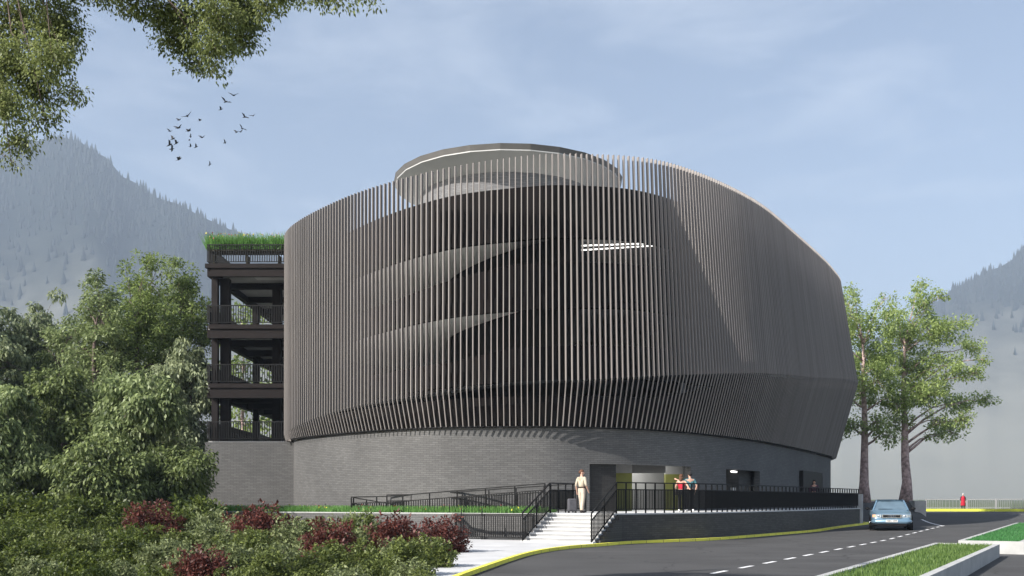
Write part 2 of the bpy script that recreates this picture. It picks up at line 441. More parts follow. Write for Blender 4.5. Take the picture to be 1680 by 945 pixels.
def ribbon_solid(name, pts, w0, w1, z0f, z1f, m, parent=None):
    """solid strip along a path between lateral offsets w0..w1 (right positive) and heights"""
    nn = path_normals(pts); mb = MB(); u = 0
    for i in range(len(pts) - 1):
        q = []
        for k in (i, i + 1):
            p, n = pts[k], nn[k]
            q.append(((p[0] + n[0] * w0, p[1] + n[1] * w0), (p[0] + n[0] * w1, p[1] + n[1] * w1), z0f(k), z1f(k)))
        (l0, r0, a0, b0), (l1, r1, a1, b1) = q
        d = math.hypot(pts[i + 1][0] - pts[i][0], pts[i + 1][1] - pts[i][1])
        mb.face([(*r0, a0), (*r1, a1), (*r1, b1), (*r0, b0)], [(u, a0), (u + d, a1), (u + d, b1), (u, b0)])
        mb.face([(*l1, a1), (*l0, a0), (*l0, b0), (*l1, b1)], [(u + d, a1), (u, a0), (u, b0), (u + d, b1)])
        mb.face([(*l0, b0), (*r0, b0), (*r1, b1), (*l1, b1)], [(u, 0), (u, w1 - w0), (u + d, w1 - w0), (u + d, 0)])
        mb.face([(*r0, a0), (*l0, a0), (*l1, a1), (*r1, a1)], [(u, 0), (u, w1 - w0), (u + d, w1 - w0), (u + d, 0)])
        if i == 0: mb.face([(*l0, a0), (*r0, a0), (*r0, b0), (*l0, b0)], [(0, a0), (w1 - w0, a0), (w1 - w0, b0), (0, b0)])
        if i == len(pts) - 2: mb.face([(*r1, a1), (*l1, a1), (*l1, b1), (*r1, b1)], [(0, a1), (w1 - w0, a1), (w1 - w0, b1), (0, b1)])
        u += d
    return mb.build(name, m, parent, weld=True)

PLAT = 1.17
# stairs frame
SB = np.array([.35, 38.0]); SD = np.array([.5, .866]); SW = np.array([.866, -.5])
RUN, WID, NST = 2.24, 3.02, 8
TL = SB + SD * RUN; BR = SB + SW * WID; TR = TL + SW * WID
wall_path = resample([tuple(TR), (6.1, 40.1), (8.3, 42.1), (12.4, 48.1), (15.4, 52.5), (19.0, 58.5), (22.2, 63.5)], .5)
# yellow kerb
kerb_pts = resample([(-2.6, 12), (-1.6, 18), (-.85, 23.1), (.46, 30.2), (1.75, 34.0), (3.25, 36.35), (4.6, 38.35), (6.4, 39.85), (8.6, 41.9), (12.75, 47.85), (15.75, 52.3), (19.35, 58.3), (22.5, 63.2), (22.75, 64.2), (22.3, 65.2), (20.5, 66.6)], .4)
ko = ribbon_solid('kerb', kerb_pts, -.06, .085, lambda k: hg(*kerb_pts[k]) - .1, lambda k: hg(*kerb_pts[k]) + .115, M['yellow'])
tag(ko, kind='structure')
# pavement between kerb and shrubs / stairs
mb = MB()
pv = [p for p in kerb_pts if p[1] < 36.2 and p[1] > 12]
nn = path_normals(pv)
for i in range(len(pv) - 1):
    a, b = pv[i], pv[i + 1]
    la = min(-1.6, a[0] - 1.5); lb = min(-1.6, b[0] - 1.5)
    mb.face([(la, a[1], .1), (a[0] - .07, a[1], .1), (b[0] - .07, b[1], .1), (lb, b[1], .1)])
ly = pv[-1][1]
mb.face([(-5.5, 35.5, .098), (pv[-1][0] - .07, 35.9, .098), (3.3, 36.5, .098), (1.0, 39.5, .098), (-5.5, 43.0, .098)])
tag(mb.build('pavement', M['pave'], local=True), kind='structure')

# markings
def strip_on_road(pts, w, lift=.006):
    mb = MB(); nn = path_normals(pts)
    for i in range(len(pts) - 1):
        q = []
        for k, s in ((i, -1), (i, 1), (i + 1, 1), (i + 1, -1)):
            x = pts[k][0] + nn[k][0] * w / 2 * s; y = pts[k][1] + nn[k][1] * w / 2 * s
            q.append((x, y, hg(x, y) + lift))
        mb.face(q)
    return mb
A = np.array([5.3, 24.1]); B = np.array([24.9, 57.6]); dl = np.linalg.norm(B - A); dd = (B - A) / dl
allm = MB()
def addm(m_):
    b = len(allm.v); allm.v += m_.v; allm.f += [tuple(i + b for i in f) for f in m_.f]; allm.uv += m_.uv; allm.mi += m_.mi
s = -14.0
while s < dl - .3:
    p = A + dd * s
    q = A + dd * (s + 1.05)
    addm(strip_on_road([p, (p + q) / 2, q], .13)); s += 2.1
addm(strip_on_road([np.array([24.9, 57.6]) + (np.array([28.4, 69]) - np.array([24.9, 57.6])) * t for t in np.linspace(0, 1, 14)], .14))
addm(strip_on_road([np.array([44, 88]) + np.array([1.5, .4]) * t for t in (0, .5, 1)], .2))
addm(strip_on_road([np.array([47, 86]) + np.array([1.5, .4]) * t for t in (0, .5, 1)], .2))
tag(allm.build('road_markings', M['marking'], local=True), kind='structure')

# ------------------------------------------------------------------ stairs and platform
st = empty('stairs', (float(SB[0]), float(SB[1]), 0), 'white concrete flight of steps up to the entrance terrace', 'stairs')
mb = MB(); mb2 = MB()
rise = PLAT / NST; tread = RUN / NST
for i in range(NST):
    d0, d1 = tread * i, (tread * (i + 1) if i < NST - 1 else RUN + .02)
    for mbx, w0, w1, z0, z1, e in ((mb, .05, WID - .05, 0.0, rise * (i + 1) - .05, 0), (mb2, 0, WID, rise * (i + 1) - .05, rise * (i + 1), .025)):
        q = [SB + SD * (d0 - e) + SW * w0, SB + SD * (d0 - e) + SW * w1, SB + SD * d1 + SW * w1, SB + SD * d1 + SW * w0]
        mbx.hexa([tuple(p) for p in q], z0, z1)
mb.build('riser_block', M['concrete'], st); mb2.build('tread', M['white'], st)
mb = MB()
for i in range(NST):
    d0, d1 = tread * i, tread * (i + 1)
    q = [SB + SD * d0 + SW * (WID + .003), SB + SD * d0 + SW * (WID + .17), SB + SD * d1 + SW * (WID + .17), SB + SD * d1 + SW * (WID + .003)]
    mb.hexa([tuple(p) for p in q], 0, max(.05, rise * (i + .35)))
mb.build('side_cheek', M['brick_dark'], st)

# ------------------------------------------------------------------ building outline
ctrl = [(-12.3, 54.3, 5.35, 16.2), (-8.3, 48.4, 6.0, 16.2), (-3.83, 44.8, 6.35, 16.3), (.27, 44.0, 6.8, 16.75), (3.25, 44.4, 7.0, 17.05),
        (7.4, 46.7, 7.5, 17.45), (12.65, 53.2, 8.4, 17.9), (17.3, 61.2, 9.2, 18.2), (23.0, 72.5, 10.4, 18.68), (25.8, 79.5, 10.7, 18.68),
        (26, 87, 10, 18.2), (18, 94, 9, 17.5), (7, 92, 8, 17), (-3, 81, 6.5, 16.5), (-9.2, 69, 5.6, 16.2), (-12.3, 60.5, 5.35, 16.2)]
def closed_spline(ctrl, n):
    P = np.array(ctrl, dtype=float); m = len(P); dense = []
    for i in range(m):
        p0, p1, p2, p3 = P[i - 1], P[i], P[(i + 1) % m], P[(i + 2) % m]
        for t in np.linspace(0, 1, 80, endpoint=False):
            dense.append(.5 * (2 * p1 + (p2 - p0) * t + (2 * p0 - 5 * p1 + 4 * p2 - p3) * t * t + (3 * p1 - p0 - 3 * p2 + p3) * t ** 3))
    D = np.array(dense); D = np.vstack([D, D[:1]])
    s = np.concatenate([[0], np.cumsum(np.linalg.norm(np.diff(D[:, :2], axis=0), axis=1))])
    q = np.linspace(0, s[-1], n, endpoint=False)
    return np.stack([np.interp(q, s, D[:, k]) for k in range(D.shape[1])], 1), s[-1]
def outline_normals(O):
    d = np.roll(O[:, :2], -1, 0) - np.roll(O[:, :2], 1, 0)
    d /= np.linalg.norm(d, axis=1)[:, None]
    return np.stack([d[:, 1], -d[:, 0]], 1)            # outward for this winding
def offset_ring(O, off):
    return O[:, :2] + outline_normals(O) * off
ZB = 4.96
dense, PER = closed_spline(ctrl, 1200)

bld = empty('car_park_building', (4.0, 62.0, 0.0), 'dark drum shaped car park wrapped in a curved screen of upright grey fins', 'building')

# ---- fins
NF = int(PER / .262)
FO, _ = closed_spline(ctrl, NF)
FN = outline_normals(FO)
fin_ids = []
for i in range(NF):
    x, y, kz, tz = FO[i]; n = FN[i]
    facing = -(n[0] * x + n[1] * y) / math.hypot(x, y)
    px = 840 + x / y * F
    fin_ids.append((facing > -.05, -(abs(px - 860)), i))
front = sorted([f for f in fin_ids if f[0]], key=lambda f: -f[1])[:100]
single = {f[2] for f in front}
rest = MB()
def fin_geo(mb, i):
    x, y, kz, tz = FO[i]; n = FN[i]; t = np.array([-n[1], n[0]])
    ko_ = .28 * (kz - ZB)
    ins = .02 + 1.25 * float(smooth(-6, 24, x))
    lev = [((x, y), ZB), ((x + n[0] * ko_, y + n[1] * ko_), kz), ((x + n[0] * (ko_ - ins), y + n[1] * (ko_ - ins)), tz)]
    lev = [lev[0] + (.05,), lev[1] + (.05,), (lev[1][0], kz + .012, .15), lev[2] + (.15,)]
    ring = []
    for (px_, py_), z, dp in lev:
        c = np.array([px_, py_])
        r = []
        dp = -dp
        for a, b in ((-.020, 0), (.020, 0), (.020, dp), (-.020, dp)):
            p = c + t * a + n * b
            r.append((p[0], p[1], z))
        ring.append(r)
    for l in (0, 1, 2):
        for k in range(4):
            kk = (k + 1) % 4
            mb.face([ring[l][kk], ring[l][k], ring[l + 1][k], ring[l + 1][kk]])
    mb.face(ring[0]); mb.face(ring[3][::-1])
for i in range(NF):
    if i in single:
        m_ = MB(); fin_geo(m_, i); m_.build('fin', M['fin'], bld, weld=True)
    else: fin_geo(rest, i)
o = rest.build('fin_row', M['fin'], bld, weld=True); o['kind'] = 'stuff'

def ring_wall(O, off, z0, z1, mb, sel=None, tilt=None, flip=False, u0=0.0, tilt1=None):
    P = offset_ring(O, off); n = len(P); u = u0
    for i in range(n):
        j = (i + 1) % n; d = float(np.linalg.norm(P[j] - P[i]))
        if sel is None or sel(i):
            ta = tilt(P[i][0]) if tilt else 0; tb = tilt(P[j][0]) if tilt else 0
            a0, a1 = z0 + ta, z1 + (tilt1(P[i][0]) if tilt1 else ta); b0, b1 = z0 + tb, z1 + (tilt1(P[j][0]) if tilt1 else tb)
            q = [(*P[i], a0), (*P[j], b0), (*P[j], b1), (*P[i], a1)]; uv = [(u, a0), (u + d, b0), (u + d, b1), (u, a1)]
            if flip: q, uv = q[::-1], uv[::-1]
            mb.face(q, uv)
        u += d
def ring_cap(O, off0, off1, z, mb, tilt=None, up=True):
    P = offset_ring(O, off0); Q = offset_ring(O, off1); n = len(P)
    for i in range(n):
        j = (i + 1) % n
        q = [(*P[i], z + (tilt(P[i][0]) if tilt else 0)), (*P[j], z + (tilt(P[j][0]) if tilt else 0)), (*Q[j], z + (tilt(Q[j][0]) if tilt else 0)), (*Q[i], z + (tilt(Q[i][0]) if tilt else 0))]
        mb.face(q if up else q[::-1], [(0, 0)] * 4)

INN_ = -1.35
ring_tmp, _ = closed_spline(ctrl, 400)
# ---- brick base with door openings
PX = 840 + dense[:, 0] / dense[:, 1] * F
NRM = outline_normals(dense)
facing = -(NRM[:, 0] * dense[:, 0] + NRM[:, 1] * dense[:, 1]) > 0
W_OFF = -.42
WP = offset_ring(dense, W_OFF)
WPX = 840 + WP[:, 0] / WP[:, 1] * F
opens = [(967, 1133, 3.32), (1190, 1246, 3.3), (1321, 1350, 3.4)]
def open_of(i):
    if not facing[i]: return None
    for k, (a, b, z) in enumerate(opens):
        if a <= WPX[i] < b: return k
    return None
OP = [open_of(i) for i in range(len(dense))]
mb = MB(); u = 0
n = len(WP); WP2 = offset_ring(dense, W_OFF - .35)
for i in range(n):
    j = (i + 1) % n; d = float(np.linalg.norm(WP[j] - WP[i])); k = OP[i]
    top = ZB - .03
    if k is None:
        mb.face([(*WP[i], 0), (*WP[j], 0), (*WP[j], top), (*WP[i], top)], [(u, 0), (u + d, 0), (u + d, top), (u, top)])
    else:
        z = opens[k][2]
        mb.face([(*WP[i], z), (*WP[j], z), (*WP[j], top), (*WP[i], top)], [(u, z), (u + d, z), (u + d, top), (u, top)])
        mb.face([(*WP[j], z), (*WP[i], z), (*WP2[i], z), (*WP2[j], z)], [(u + d, 0), (u, 0), (u, .35), (u + d, .35)])
    for a, bb in ((i - 1, i),):
        if OP[a] != OP[bb]:
            z = opens[OP[bb] if OP[bb] is not None else OP[a]][2]
            q = [(*WP[i], PLAT - .2), (*WP2[i], PLAT - .2), (*WP2[i], z), (*WP[i], z)]
            mb.face(q, [(0, q[0][2]), (.35, q[0][2]), (.35, z), (0, z)])
    u += d
mb.build('brick_base', M['brick'], bld)
mb = MB(); ring_wall(dense, -.28, ZB - .02, ZB + .03, mb); ring_cap(dense, -.28, -.33, ZB - .02, mb, up=False); ring_wall(dense, -.33, ZB - .02, ZB + .03, mb, flip=True)
mb.build('bottom_rail', M['black'], bld)
mb = MB(); ring_cap(ring_tmp, W_OFF + .015, INN_ - .4, ZB - .034, mb)
mb.build('base_coping', M['black'], bld)
# intermediate rail carrying the fins at the kink
mb = MB(); n = len(dense)
for i in range(n):
    j = (i + 1) % n
    q = []
    for k in (i, j):
        x, y, kz, tz = dense[k]; nrm = NRM[k]; o_ = .28 * (kz - ZB) - .165
        q.append((x + nrm[0] * o_, y + nrm[1] * o_, kz))
    mb.face([(q[0][0], q[0][1], q[0][2] - .06), (q[1][0], q[1][1], q[1][2] - .06), (q[1][0], q[1][1], q[1][2] + .06), (q[0][0], q[0][1], q[0][2] + .06)])
mb.build('kink_rail', M['black'], bld)
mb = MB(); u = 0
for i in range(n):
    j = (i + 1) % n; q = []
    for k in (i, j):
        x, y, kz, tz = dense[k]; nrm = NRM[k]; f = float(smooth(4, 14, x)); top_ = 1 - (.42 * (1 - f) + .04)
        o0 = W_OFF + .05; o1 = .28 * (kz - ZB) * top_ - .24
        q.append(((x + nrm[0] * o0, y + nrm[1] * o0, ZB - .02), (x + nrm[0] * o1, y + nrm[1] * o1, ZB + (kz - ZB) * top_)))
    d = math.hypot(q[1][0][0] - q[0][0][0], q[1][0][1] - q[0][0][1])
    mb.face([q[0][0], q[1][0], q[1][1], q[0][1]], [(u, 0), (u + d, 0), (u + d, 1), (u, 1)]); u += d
mb.build('skirt_shade_sheet', M['parapet'], bld)  # dark sheet added behind the lower fins to stand for the skirt's shade

# ---- ramped decks, parapets
ring4, _ = closed_spline(ctrl, 400)
INN = -1.35
def tilt_f(k):
    return lambda x: .08 * k * float(np.clip(x, -12, 13))
levels = [(13.5, 15.9, 14.8, 1.0), (10.3, 12.4, 11.5, .9), (7.05, 8.6, 8.1, .75), (5.1, 6.4, 5.02, .35)]
core_c = np.array([-.2, 53.0])
for z0, z1, zs, k in levels:
    tf = tilt_f(k)
    mb = MB(); zm = z0 + (.62 if z0 > 6 else .25)
    t1 = (lambda x, tf=tf, z1=z1, zs=zs: tf(x) if x > 0 else max(.21 * max(x, -8.0), zs + tf(x) + .1 - z1)) if 6 < z0 < 13 else tf
    ring_wall(ring4, INN, zm + .02, z1, mb, tilt=tf, tilt1=t1); ring_wall(ring4, INN - .12, zm + .02, z1, mb, tilt=tf, flip=True, tilt1=t1)
    ring_cap(ring4, INN, INN - .12, z1, mb, t1)
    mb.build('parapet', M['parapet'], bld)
    mb = MB()
    ring_wall(ring4, INN + .05, z0, zm, mb, tilt=tf); ring_wall(ring4, INN - .25, z0, zm, mb, tilt=tf, flip=True)
    ring_cap(ring4, INN + .05, INN - .25, z0, mb, tf, False); ring_cap(ring4, INN + .05, INN - .25, zm, mb, tf)
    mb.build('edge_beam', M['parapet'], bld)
    mb = MB(); P = offset_ring(ring4, INN - .07); cx, cy = P.mean(0); nP = len(P)
    for zz, up in ((zs, True), (zs - .32, False)):
        prev = P; 
        for f0, f1 in ((1.0, .66), (.66, .33), (.33, 0.0)):
            for i in range(nP):
                j = (i + 1) % nP
                def pt(q, f):
                    x = cx + (q[0] - cx) * f; y = cy + (q[1] - cy) * f
                    return (x, y, zz + tf(x))
                q = [pt(P[i], f0), pt(P[j], f0), pt(P[j], f1), pt(P[i], f1)] if f1 > 0 else [pt(P[i], f0), pt(P[j], f0), pt(P[0], 0.0)]
                mb.face(q if up else q[::-1])
    mb.build('deck_slab', M['soffitpaint'], bld)
mb = MB(); Pa = offset_ring(ring4, -.2); Pb = offset_ring(ring4, INN + .055); tf = tilt_f(.9)  # ring slab added to stop sun falling between fins and parapet
for i in range(len(Pa)):
    j = (i + 1) % len(Pa)
    if Pa[i][0] > 4.5 and Pa[i][1] < 75:
        q = [(*Pa[i], 10.35 + tf(Pa[i][0])), (*Pa[j], 10.35 + tf(Pa[j][0])), (*Pb[j], 10.35 + tf(Pb[j][0])), (*Pb[i], 10.35 + tf(Pb[i][0]))]
        mb.face(q); mb.face([(p[0], p[1], p[2] - .05) for p in q[::-1]])
mb.build('sun_block_ring', M['black'], bld)
# core
def ngon(c, r, n, a0=0): return [(c[0] + r * math.cos(a0 + 2 * math.pi * i / n), c[1] + r * math.sin(a0 + 2 * math.pi * i / n)) for i in range(n)]
mb = MB(); mb.hexa(ngon(core_c, 4.7, 72), 14.5, 18.1); mb.build('core_tower', M['brick_core'], bld)
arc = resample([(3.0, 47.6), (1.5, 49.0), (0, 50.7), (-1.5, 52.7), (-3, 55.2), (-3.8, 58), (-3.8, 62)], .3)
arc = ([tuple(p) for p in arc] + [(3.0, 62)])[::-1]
mb = MB(); mb.hexa(arc, 4.6, 14.4); mb.build('core_in_shade', M['black'], bld)  # lower core coloured black for the shade under the decks
# roof disc
disc = MB(); NR = 26
lo = [(p[0], p[1]) for p in ngon(core_c, 5.98, NR, .06)]; hi_ = ngon(core_c, 6.06, NR, .06); inn = ngon(core_c, 4.4, NR, .06); mid = ngon(core_c, 3.0, NR, .06)
rim = MB(); lit = MB(); top = MB()
for i in range(NR):
    j = (i + 1) % NR
    disc.face([(*inn[j], 17.45), (*inn[i], 17.45), (*lo[i], 18.22), (*lo[j], 18.22)])
    lit.face([(*lo[i], 18.22), (*lo[j], 18.22), (*lo[j], 18.27), (*lo[i], 18.27)])
    rim.face([(*lo[i], 18.27), (*lo[j], 18.27), (*hi_[j], 18.53), (*hi_[i], 18.53)])
    top.face([(*hi_[i], 18.53), (*hi_[j], 18.53), (*mid[j], 18.80), (*mid[i], 18.80)])
top.face([(*p, 18.80) for p in mid])
rd = top.build('roof_disc', M['rim'], bld)
disc.build('soffit', M['soffit'], rd, local=False); lit.build('trim_line', M['rimlight'], rd); rim.build('rim', M['rim'], rd)
# radial wall and fixtures in the right hand bay
mb = MB()
for z0, z1 in ((9.0, 11.2), (12.55, 14.4), (5.3, 7.9)):
    mb.hexa([(2.95, 46.0), (3.2, 46.05), (2.2, 49.2), (1.95, 49.1)], z0, z1)
mb.build('bay_wall', M['black'], bld)
mb = MB(); mb.hexa([(8.45, 49.9), (8.75, 50.1), (8.9, 88), (8.6, 88)], 5.0, 15.2); mb.build('sun_block_wall', M['darkconc'], bld)  # inner wall added to block stray sun; its end closes the lamp bay
for dz in (0, .42):
    mb = MB()
    a = at(943, 411 - dz * 18, 48.6); b = at(1122, 400 - dz * 6, 50.8)
    mb.beam(a, b, .06, .05); mb.build('tube_light', M['lamp'], bld)
    if dz == 0:
        for t in np.linspace(.02, .98, 8):
            q = Vector(a).lerp(Vector(b), t); mbh = MB(); mbh.beam((q.x, q.y, q.z + .03), (q.x, q.y, q.z + .75), .03, .03); mbh.build('light_hanger', M['black'], bld)
def wallY(px):
    best = min((i for i in range(len(WP)) if facing[i]), key=lambda i: abs(WPX[i] - px)); return float(WP[best][1])
# lobby behind the openings
ip = offset_ring(dense, W_OFF - 4.5)
mb = MB(); P2 = offset_ring(ring4, W_OFF - .36)
mb.face([(*p, 3.75) for p in P2][::-1])
mb.build('lobby_ceiling', M['darkconc'], bld)
mb = MB(); mb.hexa([(3.6, 50.6), (10.9, 54.0), (10.8, 54.2), (3.5, 50.8)], .9, 3.74)
mb.build('lobby_wall', M['innerwall'], bld)
# dark curved brick screen at the left of the entrance
mb = MB(); WPs = offset_ring(dense, W_OFF - .18); u = 0
for i in range(len(WPs)):
    j = (i + 1) % len(WPs); d = float(np.linalg.norm(WPs[j] - WPs[i]))
    if facing[i] and 960 <= WPX[i] < 1014:
        mb.face([(*WPs[i], PLAT - .1), (*WPs[j], PLAT - .1), (*WPs[j], 3.5), (*WPs[i], 3.5)], [(u, PLAT), (u + d, PLAT), (u + d, 3.5), (u, 3.5)])
    u += d
mb.build('entrance_screen', M['brick_black'], bld)
for pa, pb in ((1010, 1037), (1092, 1121)):
    Yp = wallY(pa) + (2.2 if pa < 1050 else 2.6)
    x0 = at(pa, 0, Yp)[0]; x1 = at(pb, 0, Yp)[0]
    mb = MB(); mb.box(x0, x1, Yp, Yp + .5, PLAT - .05, 2.98); p_ = mb.build('lobby_pillar', M['olive'], bld)
    mb = MB(); mb.box(x0, x1, Yp + .005, Yp + .5, 2.985, 3.74); mb.build('pillar_top', M['concrete'], p_)
mb = MB(); yq = wallY(1090) + 1.0; x0 = at(1034, 0, yq)[0]; x1 = at(1092, 0, yq)[0]; mb.box(x0, x1, yq, yq + .5, 3.0, 3.73); mb.build('ceiling_bulkhead', M['darkconc'], bld)
for px, Yl, w in ((1062, wallY(1062) + 2.9, 1.7), (1050, wallY(1062) + 4.6, 1.5), (1222, wallY(1240) + 1.3, .4)):
    x, y, _ = at(px, 0, Yl); mb = MB(); mb.box(x - w / 2, x + w / 2, y - w * .45, y + w * .45, 3.66, 3.72); mb.build('ceiling_light', M['roomlamp'], bld)
# second opening: hanging lamp glimpse, small notice panels, dark side return
x, y, z = at(1205, 770, wallY(1205) + .6)
mb = MB(); mb.beam((x - .12, y, 3.22), (x + .14, y + .4, 3.2), .2, .07); mb.build('wall_lamp', M['lamp'], bld)
x, y, z = at(1204, 803, wallY(1205) + .9)
for dx in (-.07, .13):
    mb = MB(); mb.box(x + dx - (.09 if dx < 0 else .05), x + dx + (.09 if dx < 0 else .05), y, y + .02, z - .1, z + .1); mb.build('notice_panel', M['white'], bld)
for pa, pb in ((1186, 1212), (1205, 1252)):
    Yp = wallY(1205) + (1.2 if pa < 1190 else 1.6)
    x0 = at(pa, 0, Yp)[0]; x1 = at(pb, 0, Yp)[0]
    mb = MB(); mb.hexa([(x0, Yp), (x1, Yp + (0 if pa < 1190 else 2.4)), (x1, Yp + 2.6), (x0, Yp + .2)], PLAT - .05, 3.74); mb.build('lobby_partition', M['brick_black'] if pa < 1190 else M['brick_dark'], bld)
mb = MB(); xx = at(1318, 0, 64.6)[0]; x1 = at(1354, 0, 70)[0]
q0 = np.array([xx, 64.6]); q1 = np.array([x1, 70.6]); mb.hexa([tuple(q0), tuple(q1), tuple(q1 + [-.3, .2]), tuple(q0 + [-.3, .2])], PLAT - .05, 3.6); mb.build('side_door', M['black'], bld)

# ---- steel framed deck wing on the left
wing = MB()
WX0, WX1, WY0, WY1 = -17.15, -12.5, 55.6, 72.0
wing_levels = [(14.2, 14.9), (10.75, 11.5), (7.4, 8.2)]
for z0, z1 in wing_levels:
    wing.box(WX0 + .1, WX1, WY0 + .3, WY1, z1 - .25, z1 - .03)
wing.box(WX0 + .1, WX1, WY0 + .3, WY1, 4.8, 5.0)
wg = wing.build('wing_deck', M['concrete'], bld)
for z0, z1 in wing_levels:
    mb = MB(); mb.box(WX0 + (.0 if z1 > 14 else .2), WX1, WY0, WY0 + .3, z1 - .24, z1); mb.box(WX0 + .25, WX1, WY0 + .08, WY0 + .34, z0, z1 - .24)
    mb.build('front_beam', M['steel'], wg)
    mb = MB(); mb.box(WX0 + .02, WX0 + .3, WY0 + .35, WY1, z0 + .05, z1); mb.build('side_beam', M['steel'], wg)
    for yb in (59.5, 63.5, 67.5):
        mb = MB(); mb.box(WX0 + .32, WX1, yb, yb + .3, z0 + .1, z1 - .26); mb.build('cross_beam', M['steel'], wg)
    mb = MB(); mb.box(WX0 + 2.2, WX1 - .2, 57.0, 58.4, z1 - .31, z1 - .262); mb.build('soffit_panel', M['rimlight'], wg)
for cx_, cy_ in ((WX0 + .25, WY0 + .02), (WX0 + .62, WY0 + .4), (-14.2, 58.6), (-14.2, 66), (WX0 + .4, 64), (WX0 + .4, 71.5)):
    mb = MB(); s_ = .34 if cx_ < -16.6 else .5
    mb.box(cx_, cx_ + s_, cy_ + .36, cy_ + .36 + s_, 4.9, 14.25); mb.build('column', M['steel'], wg)
def rail_run(mb, a, b, z, h=1.05, sp=.13, th=.04):
    a = np.array(a); b = np.array(b); L_ = np.linalg.norm(b - a); n_ = int(L_ / sp)
    mb.beam((*a, z + h), (*b, z + h), .05, .05); mb.beam((*a, z + .1), (*b, z + .1), .04, .04)
    for i in range(n_ + 1):
        p = a + (b - a) * (i / n_); mb.beam((*p, z + .1), (*p, z + h), th, th)
for z in (14.92, 11.52, 8.22, 5.02):
    mb = MB(); rail_run(mb, (WX0 + .1, WY0 + .1), (WX1, WY0 + .1), z)
    mb.build('front_railing', M['black'], wg)
    mb = MB(); rail_run(mb, (WX0 + .12, WY0 + .25), (WX0 + .12, WY1), z); rail_run(mb, (WX0 + .2, WY1 - .1), (WX1, WY1 - .1), z)
    if z < 14: 
        mb.box(WX0 + .16, WX0 + .19, WY0 + .3, WY1, z, z + .75)
    mb.build('side_railing', M['black'], wg)
mb = MB()
mb.hexa([(WX0 - .05, 55.75), (-12.0, 55.75), (-12.0, 56.1), (WX0 - .05, 56.1)], 0, 4.93)
mb.hexa([(WX0 - .05, 56.103), (WX0 + .3, 56.103), (WX0 + .3, 74), (WX0 - .05, 74)], 0, 4.93)
mb.build('wing_base', M['brick'], bld)

# ------------------------------------------------------------------ terrace platform
pl = empty('terrace', (9.0, 46.0, 0.0), 'raised pale entrance terrace with dark brick front wall along the road', 'terrace')
mb = MB()
edge = [tuple(p) for p in wall_path]
innerpts = [p for p in offset_ring(dense, W_OFF - 7)]
poly = [tuple(TL)] + edge + [(22.5, 76), (8, 60), (-.5, 52), (-.5, 42.0)]
mb.face([(*p, PLAT) for p in poly]); 
mb.build('terrace_floor', M['white'], pl)
ribbon_solid('front_wall', wall_path, -.3, 0.0, lambda k: hg(*wall_path[k]) - .2, lambda k: PLAT - .055, M['brick_dark'], pl)
ribbon_solid('coping', wall_path, -.3, .03, lambda k: PLAT - .05, lambda k: PLAT + .004, M['white'], pl)
e0 = np.array(wall_path[-1]); 
mb = MB(); mb.hexa([(e0[0] - .35, e0[1] - .02), (e0[0] + .1, e0[1] - .06), (e0[0] + .3, e0[1] + .3), (e0[0] - .25, e0[1] + .45)], hg(*e0) - .1, PLAT + .9); mb.build('end_post', M['kerbwhite'], pl)

# left planter retaining wall
RDIR = np.array([-.895, .446]); RN = np.array([.446, .895])
def rp(t, off=0.0): return TL + RDIR * t + RN * off
rpath = [rp(t) for t in np.linspace(-.02, 20.5, 42)][::-1]      # travel from left to right: right side faces the road
rw = empty('planter_wall', (float(rp(9)[0]), float(rp(9)[1]), 0), 'long low grey brick planter wall with white coping left of the steps', 'wall')
ribbon_solid('brickwork', rpath, -.28, 0, lambda k: 0.0, lambda k: PLAT - .07, M['brick'], rw)
ribbon_solid('coping', rpath, -.3, .02, lambda k: PLAT - .067, lambda k: PLAT - .02, M['kerbwhite'], rw)
mb = MB(); 
q = [rp(20.5, .29), rp(-.02, .29), np.array([1.0, 43.9]), np.array([-2, 45.0]), np.array([-6, 46.6]), np.array([-11.5, 54.5]), np.array([-17.5, 56]), np.array([-19, 52])]
mb.face([(*p, PLAT - .12) for p in q])
tag(mb.build('planting_bed', M['soil'], local=True), kind='structure')

def blades(name, sampler, n, hmin, hmax, wid, mats, flowers=0, seed=1, parent=None, fl_h=1.0, lean=.35):
    rng = np.random.default_rng(seed)
    P = sampler(rng, n)
    ang = rng.uniform(0, 2 * np.pi, n); H = rng.uniform(hmin, hmax, n); le = rng.uniform(0, lean, n) * H
    la = rng.uniform(0, 2 * np.pi, n)
    dx = np.stack([np.cos(ang), np.sin(ang), 0 * ang], 1) * (wid / 2)
    tip = P + np.stack([np.cos(la) * le, np.sin(la) * le, H], 1)
    v = np.stack([P - dx, P + dx, tip + dx * .2, tip - dx * .2], 1).reshape(-1, 3)
    mi = np.zeros(n, dtype=int)
    if flowers:
        Q = sampler(rng, flowers); Q[:, 2] += rng.uniform(.5, 1.05, flowers) * hmax * fl_h
        r = rng.uniform(.025, .05, flowers)[:, None]
        a = rng.normal(size=(flowers, 3)); a /= np.linalg.norm(a, axis=1)[:, None]
        b = np.cross(a, rng.normal(size=(flowers, 3))); b /= np.linalg.norm(b, axis=1)[:, None]
        fv = np.stack([Q - a * r, Q - b * r, Q + a * r, Q + b * r], 1).reshape(-1, 3)
        v = np.vstack([v, fv]); mi = np.concatenate([mi, rng.integers(1, len(mats), flowers)])
    f = np.arange(len(v)).reshape(-1, 4)
    return np_mesh(name, v, f, mats, parent, mi=mi)

